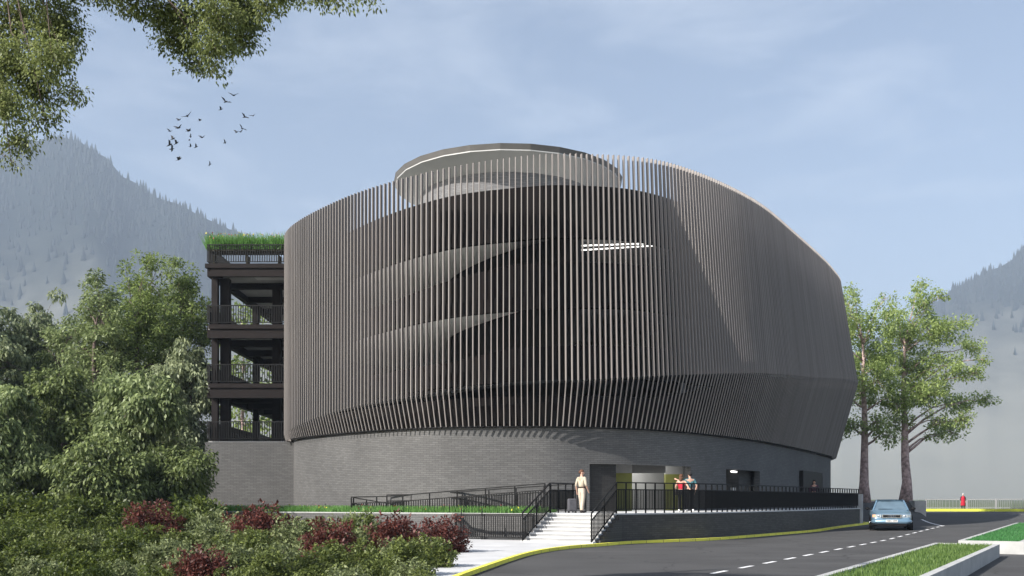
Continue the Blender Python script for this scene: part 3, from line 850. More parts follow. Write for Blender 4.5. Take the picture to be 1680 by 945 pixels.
def bed_sampler(t0, t1, o0, o1, z):
    def f(rng, n):
        t = rng.uniform(t0, t1, n); o_ = rng.uniform(o0, o1, n)
        p = TL[None] + RDIR[None] * t[:, None] + RN[None] * o_[:, None]
        return np.column_stack([p, np.full(n, z)])
    return f
tag(blades('flowering_grass', bed_sampler(.5, 20.3,   .3, 2.0, PLAT - .12), 20000, .12, .42, .035, [M['blade'], M['fl_y'], M['fl_r']], 170, 3),
    'bright green grass dotted with small yellow and red flowers behind the planter wall', 'grass', kind='stuff')
def roof_sampler(rng, n):
    return np.column_stack([rng.uniform(WX0 - .05, WX1, n), rng.uniform(WY0 + .3, WY0 + 1.3, n), np.full(n, 15.78)])
mb = MB(); mb.box(WX0 + .2, WX1, WY0 + .35, WY0 + 1.3, 15.68, 15.79); [mb.box(x_, x_ + .08, WY0 + .5, WY0 + 1.1, 14.9, 15.5) for x_ in (WX0 + .3, -15, -13.2)]; 
mb.build('rooftop_planter', M['soil'], wg)
tag(blades('rooftop_grass', roof_sampler, 5500, .25, .95, .045, [M['blade'], M['fl_y'], M['fl_r']], 260, 4, lean=.75),
    'green flowering meadow planting on the roof of the steel framed wing', 'grass', kind='stuff')

# ------------------------------------------------------------------ railings
def fence(name, pts, label, height=1.2, post_sp=.56, bal_sp=.088, top_gap=.27, foot=.16, group=None, post_extra=0.0):
    """pts: list of (x,y,z) base line; top rail, posts and infill of balusters"""
    P = [np.array(p, dtype=float) for p in pts]
    root = empty(name, tuple(P[0]), label, 'railing', group)
    seg = np.concatenate([[0], np.cumsum([np.linalg.norm(P[i + 1][:2] - P[i][:2]) for i in range(len(P) - 1)])])
    A = np.array(P)
    def pt(s): return np.array([np.interp(s, seg, A[:, k]) for k in range(3)])
    Ltot = seg[-1]
    for nm, z, w, hh in (('top_rail', height, .055, .045), ('middle_rail', height - top_gap, .04, .04), ('bottom_rail', foot, .04, .04)):
        mb = MB()
        for i in range(len(P) - 1):
            a = P[i] + (0, 0, z); b = P[i + 1] + (0, 0, z); e = (b - a) / np.linalg.norm(b - a) * .01
            mb.beam(a - e, b + e, w, hh)
        mb.build(nm, M['black'], root)
    npst = max(1, int(round(Ltot / post_sp)))
    for i in range(npst + 1):
        q = pt(Ltot * i / npst); mb = MB(); mb.box(q[0] - .028, q[0] + .028, q[1] - .028, q[1] + .028, q[2], q[2] + height - .025)
        mb.build('post', M['black'], root)
    mb = MB(); nb = int(Ltot / bal_sp)
    for i in range(nb):
        q = pt(Ltot * (i + .5) / nb); mb.beam((q[0], q[1], q[2] + foot), (q[0], q[1], q[2] + height - top_gap), .036, .036)
    mb.build('balusters', M['black'], root)
    return root
wn = path_normals(wall_path)
fence('terrace_railing', [(p[0] - n_[0] * .1, p[1] - n_[1] * .1, PLAT) for p, n_ in list(zip(wall_path, wn))[::2]],
      'long black metal railing along the terrace edge above the dark brick wall')
fence('stair_railing', [(*(BR - SW * .06), .0), (*(TR - SW * .06), PLAT)], 'short black sloping railing on the terrace side of the white steps', 1.2, 1.3, .11)
fence('stair_railing', [(*(SB + SW * .06), .0), (*(TL + SW * .06), PLAT)], 'black sloping railing on the planter side of the white steps', 1.2, 1.3, .11)
l0 = TL + SW * .04 + SD * .1
fence('landing_railing', [(*l0, PLAT), (*(l0 + SD * 2.1), PLAT), (*(l0 + SD * 2.1 + SW * .55), PLAT)], 'black railing on the landing at the head of the steps beside the suitcase', 1.2, .6, .088)
def rpz(t, off, z): p = rp(t, off); return (p[0], p[1], z)
fence('ramp_railing', [rpz(10.3, .95, .62), rpz(8.2, .95, .66), rpz(.6, .95, PLAT)], 'front black railing of the ramp rising behind the flowering grass', 1.2, 1.35, .12)
fence('ramp_railing', [rpz(9.4, 2.5, .72), rpz(7.6, 2.5, .74), rpz(0, 2.5, PLAT)], 'rear black railing of the ramp close to the brick drum wall', 1.2, 1.35, .14)
fence('ramp_railing', [rpz(10.25, 1.05, .60), rpz(8.6, 1.75, .30)], 'short black railing dipping down at the foot of the ramp', 1.2, .6, .12)
mb = MB(); mb.hexa([tuple(rp(10.3, 1.0)), tuple(rp(.3, 1.0)), tuple(rp(.3, 2.45)), tuple(rp(10.3, 2.45))], .0, [.64, 1.165, 1.165, .64])
tag(mb.build('ramp', M['concrete'], local=True), kind='structure')
# lower railing in front of the planter wall
lp = [rp(4.15, -.15), rp(3.9, -.75), rp(3.2, -.95), rp(.9, -.95), rp(.25, -.85)]
lower = fence('lower_railing', [(*p, .1) for p in lp], 'low curved black picket railing standing in front of the planter wall beside the steps', 1.02, 2.2, .1, .06, .1)
for t in (3.45, 2.5):
    q = rp(t, -1.0); mb = MB(); mb.box(q[0] - .02, q[0] + .02, q[1] - .02, q[1] + .02, .05, 1.35); mb.build('tall_post', M['black'], lower)
mb = MB(); mb.hexa([tuple(rp(4.1, -.02)), tuple(rp(4.05, -.8)), tuple(rp(.3, -.9)), tuple(rp(.1, -.02))][::-1], .02, .2); tag(mb.build('footing_slab', M['darkconc']), 'dark concrete plinth under the low curved picket railing', 'plinth')

# ------------------------------------------------------------------ right hand planters, wall, far fence
def planter(name, A_, B_, C_, D_, top, label, grassmat, glabel, seed):
    """A,B left edge near->far, D,C right edge near->far"""
    A_, B_, C_, D_ = [np.array(p, float) for p in (A_, B_, C_, D_)]
    root = empty(name, ((A_[0] + C_[0]) / 2, (A_[1] + C_[1]) / 2, 0), label, 'planter')
    cen = (A_ + B_ + C_ + D_) / 4
    ring = [A_, D_, C_, B_]                              # ccw
    rw_ = .16
    mb = MB(); inner = []
    for i in range(4):
        p0, p1, p2 = ring[i - 1], ring[i], ring[(i + 1) % 4]
        d1 = (p1 - p0) / np.linalg.norm(p1 - p0); d2 = (p2 - p1) / np.linalg.norm(p2 - p1)
        n1 = np.array([-d1[1], d1[0]]); n2 = np.array([-d2[1], d2[0]])
        b_ = n1 + n2; b_ = b_ / max(.2, (1 + n1.dot(n2)))
        inner.append(p1 + b_ * rw_)
    for i in range(4):
        j = (i + 1) % 4
        mb.hexa([tuple(ring[i]), tuple(ring[j]), tuple(inner[j]), tuple(inner[i])], [hg(*ring[i]) - .1, hg(*ring[j]) - .1, hg(*inner[j]) - .1, hg(*inner[i]) - .1], top)
    mb.build('rim', M['kerbwhite'], root)
    mb = MB(); mb.face([(*p, top - .05) for p in inner]); mb.build('turf_bed', M['lawnbase'], root)
    def smp(rng, n):
        a, b = rng.uniform(0, 1, (2, n))
        p = (inner[0][None] * (1 - a)[:, None] + inner[3][None] * a[:, None]) * (1 - b)[:, None] + (inner[1][None] * (1 - a)[:, None] + inner[2][None] * a[:, None]) * b[:, None]
        return np.column_stack([p, np.full(n, top - .05)])
    tag(blades('lawn_grass', smp, 14000, .04, .1, .02, [grassmat], 0, seed), glabel, 'grass', kind='stuff')
planter('kerb_planter', (-.4, 7.5), (13.0, 30.6), (14.5, 29.6), (1.5, 7.5), .38, 'long white edged grass planter nearest in the road, narrow with a pale rim', M['lawn'], 'yellowish green mown lawn in the nearest white planter', 21)
planter('kerb_planter', (14.3, 31.9), (28.6, 56.5), (31.5, 56.0), (15.9, 30.9), .40, 'second white edged grass planter beyond the first, farther up the road', M['lawncool'], 'cooler green mown lawn in the farther white planter', 22)
# low pale wall behind the car
b0 = np.array([31.2, 75.0]); b1 = np.array([42.3, 105.0]); bd = (b1 - b0) / np.linalg.norm(b1 - b0); bn = np.array([-bd[1], bd[0]])
mb = MB(); q = [b0, b1, b1 + bn * .8, b0 + bn * .8]
mb.hexa([tuple(p) for p in q], 0.2, 1.62); tag(mb.build('retaining_wall', M['kerbwhite']), 'plain pale concrete wall behind the blue car at the foot of the trees', 'wall')
# far yellow kerb + pavement strip
fk = resample([(45.6, 110.8), (49, 108.6), (54, 104.5), (64, 98), (84, 88), (120, 76)], 1.5)
tag(ribbon_solid('far_kerb', fk, -.15, .25, lambda k: hg(*fk[k]) - .1, lambda k: hg(*fk[k]) + .28, M['lime']), kind='structure')
tag(ribbon_solid('far_pavement', fk, -3.2, -.16, lambda k: hg(*fk[k]) - .1, lambda k: hg(*fk[k]) + .2, M['darkconc']), kind='structure')
ff = [np.array(p) + n_ * -3.0 for p, n_ in zip(fk, path_normals(fk))]
root = empty('far_railing', (float(ff[0][0]), float(ff[0][1]), .5), 'pale grey railing along the far pavement behind the person in red', 'railing')
mbp = MB(); 
for i in range(len(ff) - 1):
    a, b = ff[i], ff[i + 1]; z = hg(*a) + .2; z2 = hg(*b) + .2
    mbp.beam((*a, z + 1.1), (*b, z2 + 1.1), .08, .07); mbp.beam((*a, z + .15), (*b, z2 + .15), .06, .06)
mbp.build('rail', M['railgrey'], root)
mbp = MB()
for i in range(len(ff) - 1):
    a, b = ff[i], ff[i + 1]; z = hg(*a) + .2
    for t in np.linspace(0, 1, 7, endpoint=False):
        p = a + (b - a) * t; mbp.beam((*p, z), (*p, z + 1.08), .045, .04)
mbp.build('balusters', M['railgrey'], root)
for i in range(0, len(ff) - 1, 2):
    p = ff[i]; mb = MB(); mb.box(p[0] - .07, p[0] + .07, p[1] - .07, p[1] + .07, hg(*p) + .1, hg(*p) + 1.38); mb.build('post', M['concrete'], root)

# ------------------------------------------------------------------ vegetation
def leaves(rng, centers, radii, per, size, droop=.2, flat=.5, aspect=.55):
    """leaf quads scattered in small clumps; returns verts"""
    k = len(centers); n = k * per
    cidx = np.repeat(np.arange(k), per)
    off = rng.normal(size=(n, 3)); off /= np.linalg.norm(off, axis=1)[:, None]
    off *= (rng.uniform(0, 1, n) ** .45)[:, None] * radii[cidx][:, None]
    off[:, 2] *= .75
    P = centers[cidx] + off
    d = off / (np.linalg.norm(off, axis=1)[:, None] + 1e-6) + rng.normal(size=(n, 3)) * flat
    d[:, 2] -= droop * 2
    d /= np.linalg.norm(d, axis=1)[:, None]
    up = rng.normal(size=(n, 3)) * .6 + np.array([0, 0, 1.0])
    sdir = np.cross(d, up); sdir /= (np.linalg.norm(sdir, axis=1)[:, None] + 1e-6)
    L_ = size * rng.uniform(.6, 1.35, n)[:, None]
    W_ = L_ * aspect / 2
    nrm = np.cross(sdir, d)
    m_ = P + d * L_ * .45 - nrm * L_ * .08
    v = np.stack([P, m_ + sdir * W_, P + d * L_ - nrm * L_ * .15 - np.array([0, 0, 1]) * L_ * droop * .5, m_ - sdir * W_], 1).reshape(-1, 3)
    return v

def tree(name, base, height, trunk_r, lobes, clump_n, clump_r, per, leaf, mat_leaf, mat_bark, label, cat='tree', seed=0, droop=.2, group=None, fork=.35, sub=3, trunk_top=None, flat=.5, shell=.5, limb_r=.35, hang=False):
    rng = np.random.default_rng(seed)
    base = np.array(base, float)
    root = empty(name, tuple(base), label, cat, group)
    mb = MB()
    top = np.array(trunk_top if trunk_top is not None else (base + [rng.normal() * .3, rng.normal() * .3, height * .8]))
    fz = base + (top - base) * fork
    npt = 9; pts = []
    for i in range(npt):
        t = i / (npt - 1); p = base + (top - base) * t
        p = p + np.array([rng.normal(), rng.normal(), 0]) * trunk_r * .14 * (0 if i in (0,) else 1); pts.append(p)
    rad = [trunk_r * (1.45 if i == 0 else 1.05 if i == 1 else 1.0) * (1 - .8 * i / (npt - 1)) for i in range(npt)]
    mb.tube(pts, rad, 10)
    cents = []; 
    tot = sum(l[1][0] * l[1][1] * l[1][2] for l in lobes) ** 1
    vols = np.array([(l[1][0] * l[1][1] * l[1][2]) ** .8 for l in lobes]); vols /= vols.sum()
    for (c, r), vf in zip(lobes, vols):
        c = np.array(c, float); r = np.array(r, float)
        # limb from trunk to lobe
        tz = np.clip((c[2] - base[2] - .45 * np.linalg.norm((c - base)[:2])) / max(.1, (top - base)[2]), fork * .7, .95)
        idx = tz * (npt - 1); i0 = int(idx); s0 = pts[i0] + (pts[min(i0 + 1, npt - 1)] - pts[i0]) * (idx - i0)
        midp = (s0 + c) / 2 + np.array([0, 0, .12 * np.linalg.norm(c - s0)])
        if hang:
            idx = (npt - 1) * .93; i0 = int(idx); s0 = pts[i0]; midp = np.array([s0[0] * .35 + c[0] * .65, s0[1] * .5 + c[1] * .5, max(c[2] + .9, 9.9)])
        lr = max(.02, trunk_r * limb_r * (1 - tz * .5))
        q = [s0, s0 * .5 + midp * .5 + rng.normal(size=3) * .1, midp, midp * .5 + c * .5 + rng.normal(size=3) * .15, c]
        mb.tube(q, [lr, lr * .8, lr * .6, lr * .42, lr * .25], 6)
        n_ = max(3, int(clump_n * vf))
        d = rng.normal(size=(n_, 3)); d /= np.linalg.norm(d, axis=1)[:, None]
        rr = rng.uniform(shell, 1.05, n_)[:, None] * (1 + .18 * np.sin(d[:, :1] * 5 + seed) * np.cos(d[:, 2:] * 4))
        cc = c + d * r * rr
        cents.append(cc)
        for p in cc[:: max(1, n_ // (sub * 3))]:
            mdl = (c + p) / 2 + rng.normal(size=3) * .08
            mb.tube([c, mdl, p], [lr * .22, lr * .16, lr * .08], 4)
    cents = np.vstack(cents)
    mb.build('trunk', mat_bark, root, smooth_=True)
    rad_c = clump_r * rng.uniform(.6, 1.35, len(cents))
    v = leaves(rng, cents, rad_c, per, leaf, droop, flat)
    np_mesh('crown', v, np.arange(len(v)).reshape(-1, 4), mat_leaf, root)
    return root

def px_lobes(Y, spec, base_seed=0, dj=1.5):
    """spec: (px, py, half width px, half height px)"""
    rng = np.random.default_rng(base_seed); out = []
    for px, py, hw, hh in spec:
        y = Y + rng.uniform(-dj, dj); x, _, z = at(px, py, y); s_ = y / F
        out.append(((x, y, z), (hw * s_, (hw * .9) * s_, hh * s_)))
    return out

# two tall trees by the road on the right
YT = 90.0
x1 = at(1418, 0, YT)[0]; x2 = at(1493, 0, YT)[0]
tree('roadside_tree', (x1, YT, hg(x1, YT) - .1), 19, .43,
     px_lobes(YT, [(1392, 498, 20, 30), (1400, 545, 30, 30), (1448, 530, 36, 36), (1425, 575, 42, 34), (1392, 605, 26, 30), (1455, 600, 36, 34), (1415, 645, 34, 26), (1465, 655, 28, 28), (1385, 655, 20, 22), (1440, 690, 26, 16), (1395, 480, 10, 16), (1452, 490, 12, 18), (1400, 695, 28, 14), (1470, 692, 28, 18), (1455, 715, 24, 18), (1385, 700, 16, 20), (1395, 520, 26, 30), (1375, 570, 14, 30), (1440, 625, 40, 26)], 1, 2.5),
     560, .55, 34, .24, M['leafR'], M['barkpale'], 'tall fresh green tree closer to the building, trunk left of the blue car', seed=11, fork=.42, shell=.35, flat=.9, droop=.1)
tree('roadside_tree', (x2, YT + 1, hg(x2, YT) - .1), 19, .45,
     px_lobes(YT + 1, [(1515, 495, 26, 30), (1522, 540, 36, 36), (1480, 560, 34, 36), (1560, 540, 30, 28), (1592, 568, 24, 18), (1500, 600, 40, 34), (1555, 600, 40, 30), (1600, 612, 26, 14), (1525, 645, 40, 28), (1575, 660, 38, 18), (1617, 655, 22, 9), (1480, 660, 30, 24), (1535, 690, 24, 14), (1512, 470, 12, 14), (1540, 490, 14, 14), (1585, 525, 12, 10), (1560, 708, 24, 20), (1535, 715, 18, 14), (1575, 690, 26, 14), (1610, 590, 16, 10), (1470, 520, 20, 26), (1500, 640, 40, 28)], 2, 2.5),
     680, .55, 34, .24, M['leafR'], M['barkpale'], 'tall fresh green tree whose trunk rises behind the pale concrete wall', seed=12, fork=.42, shell=.35, flat=.9, droop=.1)

# thicket left of the wing
def crown(px, top, bot, hw, Y, seed, n=12):
    rng = np.random.default_rng(seed); sp = []
    H = bot - top
    for i in range(n):
        t = (i + .5) / n
        w = hw * (math.sin(math.pi * min(1, .18 + t * .72)) ** .8)
        sp.append((px + rng.uniform(-1, 1) * w * .6, top + H * (.08 + .84 * t), w * rng.uniform(.45, .65) + 4, H * rng.uniform(.11, .17) + 6))
    sp.append((px, top + H * .12, hw * .28, H * .13))
    return px_lobes(Y, sp, seed, hw * Y / F * .5)
thicket = [
    (275, 450, 800, 62, 66.0, 'leaf2', .30, .1, 'mid green tree behind the bright ones, between the tallest tree and the wing', 130),
    (195, 470, 800, 66, 65.0, 'leaf1', .30, .1, 'bright green tree filling the gap behind the stepped mid green tree', 130),
    (110, 520, 810, 66, 62.0, 'leaf2', .32, .3, 'mid green tree between the pale hazy tree and the stepped one', 130),
    (15, 500, 810, 70, 63.0, 'leaf3', .38, .7, 'pale tree with hanging leaves second from the left edge', 120),
    (305, 425, 790, 62, 62.0, 'leaf1', .30, .1, 'bright green tree standing right against the steel framed wing', 130),
    (232, 418, 800, 66, 59.0, 'leaf1', .30, .1, 'tallest bright green tree of the thicket, one tree away from the wing', 140),
    (152, 458, 820, 66, 57.0, 'leaf2', .32, .2, 'mid green tree stepping down on the outer side of the tallest one', 140),
    (62, 488, 800, 80, 64.0, 'leaf3', .42, .75, 'pale hazy tree with drooping leaves at the left end of the thicket', 120),
    (-30, 482, 830, 90, 60.0, 'leaf3', .42, .7, 'pale drooping tree cut by the left edge of the view', 120),
    (305, 560, 800, 56, 57.3, 'leaf3', .36, .75, 'drooping pale leaved tree touching the left corner of the brick base and steel column', 120),
    (210, 612, 845, 74, 45.0, 'leaf2', .36, .7, 'broad mid green tree with hanging leaves in front of the tallest tree', 150),
    (105, 610, 850, 90, 47.5, 'leaf4', .34, .5, 'deep green broad tree low in the middle of the thicket', 160),
    (0, 640, 860, 85, 45.0, 'leaf2', .36, .7, 'low leafy tree with pale hanging leaves beside the left edge', 140),
    (160, 720, 860, 90, 42.0, 'leaf4', .32, .6, 'small dark tree closest to the shrubs at the foot of the thicket', 130),
    (285, 730, 850, 60, 44.0, 'leaf4', .30, .5, 'small deep green tree beside the left end of the planter wall', 100),
]
for i, (px, tp, bt, hw, Y, lm, ls, dr, lab, nc) in enumerate(thicket):
    x = at(px, 0, Y)[0]
    hh = EYE + (HZ - tp) / F * Y
    tree('broadleaf_tree', (x, Y, -.1), hh, .16 + hh * .012, crown(px, tp, bt, hw, Y, 50 + i), int(nc * 1.5), .55, 120, ls * .56, M[lm], M['bark'], lab, seed=60 + i, droop=dr * .7, fork=.22, shell=.4, group='trees of the thicket left of the wing')
# trees glimpsed through the open wing
for i, (px, tp, bt, hw, Y) in enumerate(((400, 480, 790, 45, 92.0), (455, 500, 790, 45, 96.0))):
    x = at(px, 0, Y)[0]
    tree('broadleaf_tree', (x, Y, -.1), 18, .3, crown(px, tp, bt, hw, Y, 90 + i), 90, .9, 26, .42, M['leaf1'], M['barkpale'],
         ['green tree behind the wing, seen through its outer bay', 'green tree behind the wing, seen through the bay next to the drum'][i], seed=95 + i, fork=.3)

# overhanging tree, trunk outside the view on the left
YO = 14.0
over = [(-60, 60, 60, 60), (30, 30, 50, 40), (100, 30, 34, 36), (20, 100, 50, 40), (85, 95, 40, 36), (60, 150, 38, 34), (110, 150, 16, 14), (10, 175, 38, 34), (75, 195, 24, 22), (30, 232, 30, 18), (18, 262, 14, 8), (125, 158, 10, 8), (90, 60, 44, 40),
        (-20, 150, 46, 60), (-120, 120, 70, 80), (-90, 220, 50, 40),
        (215, 8, 34, 10), (255, 20, 34, 24), (300, 30, 48, 30), (360, 25, 50, 28), (410, 15, 40, 26), (440, 12, 28, 12), (300, 70, 40, 24), (350, 72, 42, 24), (395, 62, 30, 26), (325, 102, 26, 14), (352, 108, 18, 12), (410, 40, 28, 22), (160, -20, 40, 22),
        (450, -25, 60, 22), (520, -6, 36, 9), (560, -4, 22, 10), (600, -8, 20, 10), (330, -50, 90, 40), (200, -60, 80, 40), (60, -60, 90, 50), (-80, -60, 90, 60), (480, -60, 60, 30)]
tree('overhanging_tree', (-9.6, 14.5, -.1), 11, .3, px_lobes(YO, over, 5, .9), 2400, .2, 40, .048, M['leafO'], M['bark'],
     'leafy branches of an overhanging tree reaching in across the top corner of the sky', seed=31, droop=.35, fork=.55, shell=.25, flat=.8, sub=4, trunk_top=(-9.3, 14.4, 12.5), limb_r=.06, hang=True)

# shrubs
def shrub_mesh(seed, r, hgt, n, per, leaf, m, spiky=0.0):
    rng = np.random.default_rng(seed)
    d = rng.normal(size=(n, 3)); d[:, 2] = np.abs(d[:, 2]); d /= np.linalg.norm(d, axis=1)[:, None]
    lump = 1 + .22 * np.sin(d[:, 0] * 6 + seed) * np.sin(d[:, 1] * 5 + seed * 2)
    c = d * np.array([r, r, hgt]) * (rng.uniform(.45, 1.0, n) * lump)[:, None]
    c[:, 2] += .05
    v = leaves(rng, c, np.full(n, .13) * rng.uniform(.7, 1.4, n), per, leaf, -.1 if spiky else .05, .8, .5)
    stems = MB()
    for k in range(9):
        p = c[rng.integers(0, n)]; stems.tube([(0, 0, 0), tuple(p * .5 + [0, 0, .05]), tuple(p)], [.025, .016, .008], 5)
    return v, stems
protos = {}
def shrub(kind, variant, loc, s_, rz, label, group):
    key = (kind, variant)
    if key not in protos:
        mm = {'g': M['shrub1'], 'p': M['shrub2'], 'd': M['shrub3'], 'r': M['shrubred']}[kind]
        v, stems = shrub_mesh(200 + variant * 7 + ord(kind), .85, 1.1, 190 if kind != 'r' else 170, 26, .105 if kind != 'r' else .10, mm, 1.0 if kind == 'r' else 0.0)
        root = empty('red_shrub' if kind == 'r' else 'green_shrub', loc, label, 'shrub', group)
        np_mesh('foliage', v, np.arange(len(v)).reshape(-1, 4), mm, root, local=True)
        stems.build('stems', M['bark'], root, local=True)
        protos[key] = root
    else:
        root = copy_tree(protos[key])
    root.location = loc; root.rotation_euler = (0, 0, rz); root.scale = (s_, s_, s_ * 1.0)
    tag(root, label, 'shrub', group)
    return root
rng = np.random.default_rng(77)
reds = [(250, 34.5, 1.15, 'dull red shrub below the trees, outermost of the red shrubs'),
        (425, 33.0, 1.2, 'deep red shrub against the planter wall directly below the drum edge'),
        (540, 25.5, .85, 'dark red shrub among green ones in front of the planter wall'),
        (650, 29.0, 1.0, 'purple red shrub one away from the picket railing'),
        (728, 30.5, .85, 'purple red shrub touching the low picket railing'),
        (335, 19.0, .62, 'red shrub lowest in the view among the nearest green shrubs')]
for i, (px, Y, s_, lab) in enumerate(reds):
    shrub('r', i % 2, (at(px, 0, Y)[0], Y, 0), s_ * 1.22, i * 1.3, lab, 'red leaved shrubs')
GL = {'g': 'mid green small leaved shrub in the planting beside the pavement', 'p': 'pale green small leaved shrub in the planting beside the pavement', 'd': 'dark olive green shrub in the planting below the trees'}
rows = [(38.5, -60, 330, 46, 1.55), (36.0, -60, 400, 60, 1.1), (34.5, 330, 600, 62, 1.02), (31.0, -60, 700, 66, .95), (27.5, -60, 745, 70, .85), (24.0, -80, 770, 72, .80), (21.0, -90, 748, 70, .72), (18.6, -100, 715, 78, .62), (16.6, -100, 690, 86, .5)]
cnt = 0
for Y, a, b, stp, s_ in rows:
    px = a
    while px <= b:
        p = px + rng.uniform(-16, 16); yy = Y + rng.uniform(-.8, .8)
        near_red = any(abs(p - r[0]) < 52 and 0 < (r[1] - yy) < 3.5 for r in reds)
        kd = 'd' if (p < 330 and Y > 30) or (p < 150 and rng.uniform() < .5) else rng.choice(['g', 'p', 'g', 'd'] if p < 300 else ['g', 'p', 'p', 'g'])
        ss = s_ * rng.uniform(.82, 1.15) * (.62 if near_red else 1)
        if 600 < p < 870 and Y > 26: ss *= .68
        kd = str(kd)
        shrub(kd, cnt % 2, (at(p, 0, yy)[0], yy, 0), ss, rng.uniform(0, 6.28), GL[kd], {'g': 'mid green shrubs', 'p': 'pale green shrubs', 'd': 'dark olive shrubs'}[kd])
        cnt += 1; px += stp

# ------------------------------------------------------------------ birds
bp = [(975, 398, 1.2), (943, 425, 1.1), (923, 457, .7), (1023, 489, .8), (1058, 483, .8), (1012, 537, .8), (989, 552, .8), (1004, 551, .7), (940, 595, .6), (877, 687, .6), (748, 665, 1.1), (819, 614, .8), (796, 611, .6), (791, 586, .5), (796, 569, .5), (844, 574, .9), (835, 503, .7), (783, 485, 1.1), (748, 501, .8), (745, 534, 1.2), (787, 547, 1.0), (710, 548, .8), (722, 580, .9), (737, 598, 1.0), (709, 605, 1.1), (719, 622, .9)]
def bird_mesh():
    body = MB(); body.ellipsoid((0, 0, 0), (.075, .2, .065), 10, 8)
    body.ellipsoid((0, .2, .02), (.045, .06, .045), 8, 6)
    body.tube([(0, .24, .02), (0, .31, .01)], [.015, .003], 5)
    body.hexa([(-.03, -.36), (.03, -.36), (.07, -.16), (-.07, -.16)][::1], -.01, .01)
    return body
bproto = None; rb = np.random.default_rng(9)
for i, (cx_, cy_, s_) in enumerate(bp):
    px, py = cx_ / 2.5455, cy_ / 2.5455; Y = 92 + rb.uniform(-6, 10)
    loc = at(px, py, Y)
    if bproto is None:
        root = empty('bird', loc, 'small black bird in the flock flying above the wooded hill', 'bird', 'birds of the flock in the sky')
        bird_mesh().build('body', M['feather'], root, smooth_=True, local=True)
        for sd in (-1, 1):
            w = MB()
            pts_ = [(.05 * sd, .1, .02), (.3 * sd, .17, .16), (.58 * sd, .0, .24), (.32 * sd, -.06, .13), (.05 * sd, -.12, .02)]
            w.face(pts_ if sd > 0 else pts_[::-1]); w.face([(p[0], p[1], p[2] - .015) for p in (pts_[::-1] if sd > 0 else pts_)])
            w.build('wing', M['feather'], root, local=True)
        bproto = root
    else: root = copy_tree(bproto)
    root.location = loc; root.rotation_euler = (rb.uniform(.1, .7), rb.uniform(-.7, .7), rb.uniform(-1.6, .2)); root.scale = (s_ * .92,) * 3
    tag(root, 'small black bird in the flock flying above the wooded hill', 'bird', 'birds of the flock in the sky')

# ------------------------------------------------------------------ people
def skin(name, chains, mats, parent, sub=1, root_idx=0, bake_mat=None):
    """chains: list of lists of (key, (x,y,z), r). First point of a chain may be an existing key. one joined skin mesh."""
    verts, radii, edges, idx = [], [], [], {}
    for ch in chains:
        prev = None
        for key, co, r in ch:
            if key not in idx:
                idx[key] = len(verts); verts.append(co); radii.append(r)
            if prev is not None: edges.append((idx[prev], idx[key]))
            prev = key
    me = bpy.data.meshes.new(name + '_cage'); me.from_pydata(verts, edges, [])
    o = bpy.data.objects.new(name + '_cage', me); C.objects.link(o)
    sm = o.modifiers.new('s', 'SKIN'); sm.use_smooth_shade = True; sm.branch_smoothing = .3
    for i, r in enumerate(radii):
        d = me.skin_vertices[0].data[i]; d.radius = r if hasattr(r, '__len__') else (r, r); d.use_root = (i == root_idx)
    if sub:
        sb = o.modifiers.new('b', 'SUBSURF'); sb.levels = sub; sb.render_levels = sub
    dg = bpy.context.evaluated_depsgraph_get()
    nm = bpy.data.meshes.new_from_object(o.evaluated_get(dg)); nm.name = name
    bpy.data.objects.remove(o); bpy.data.meshes.remove(me)
    nm.materials.clear(); nm.materials.append(mats)
    for p in nm.polygons: p.material_index = 0
    r_ = bpy.data.objects.new(name, nm); C.objects.link(r_); r_.parent = parent
    return r_

SKIN = mat('skin', (.50, .30, .22), .5, .08, 10)
def cloth(name, col): return mat(name, col, .85, .12, 9, bump=.3, bscale=40)

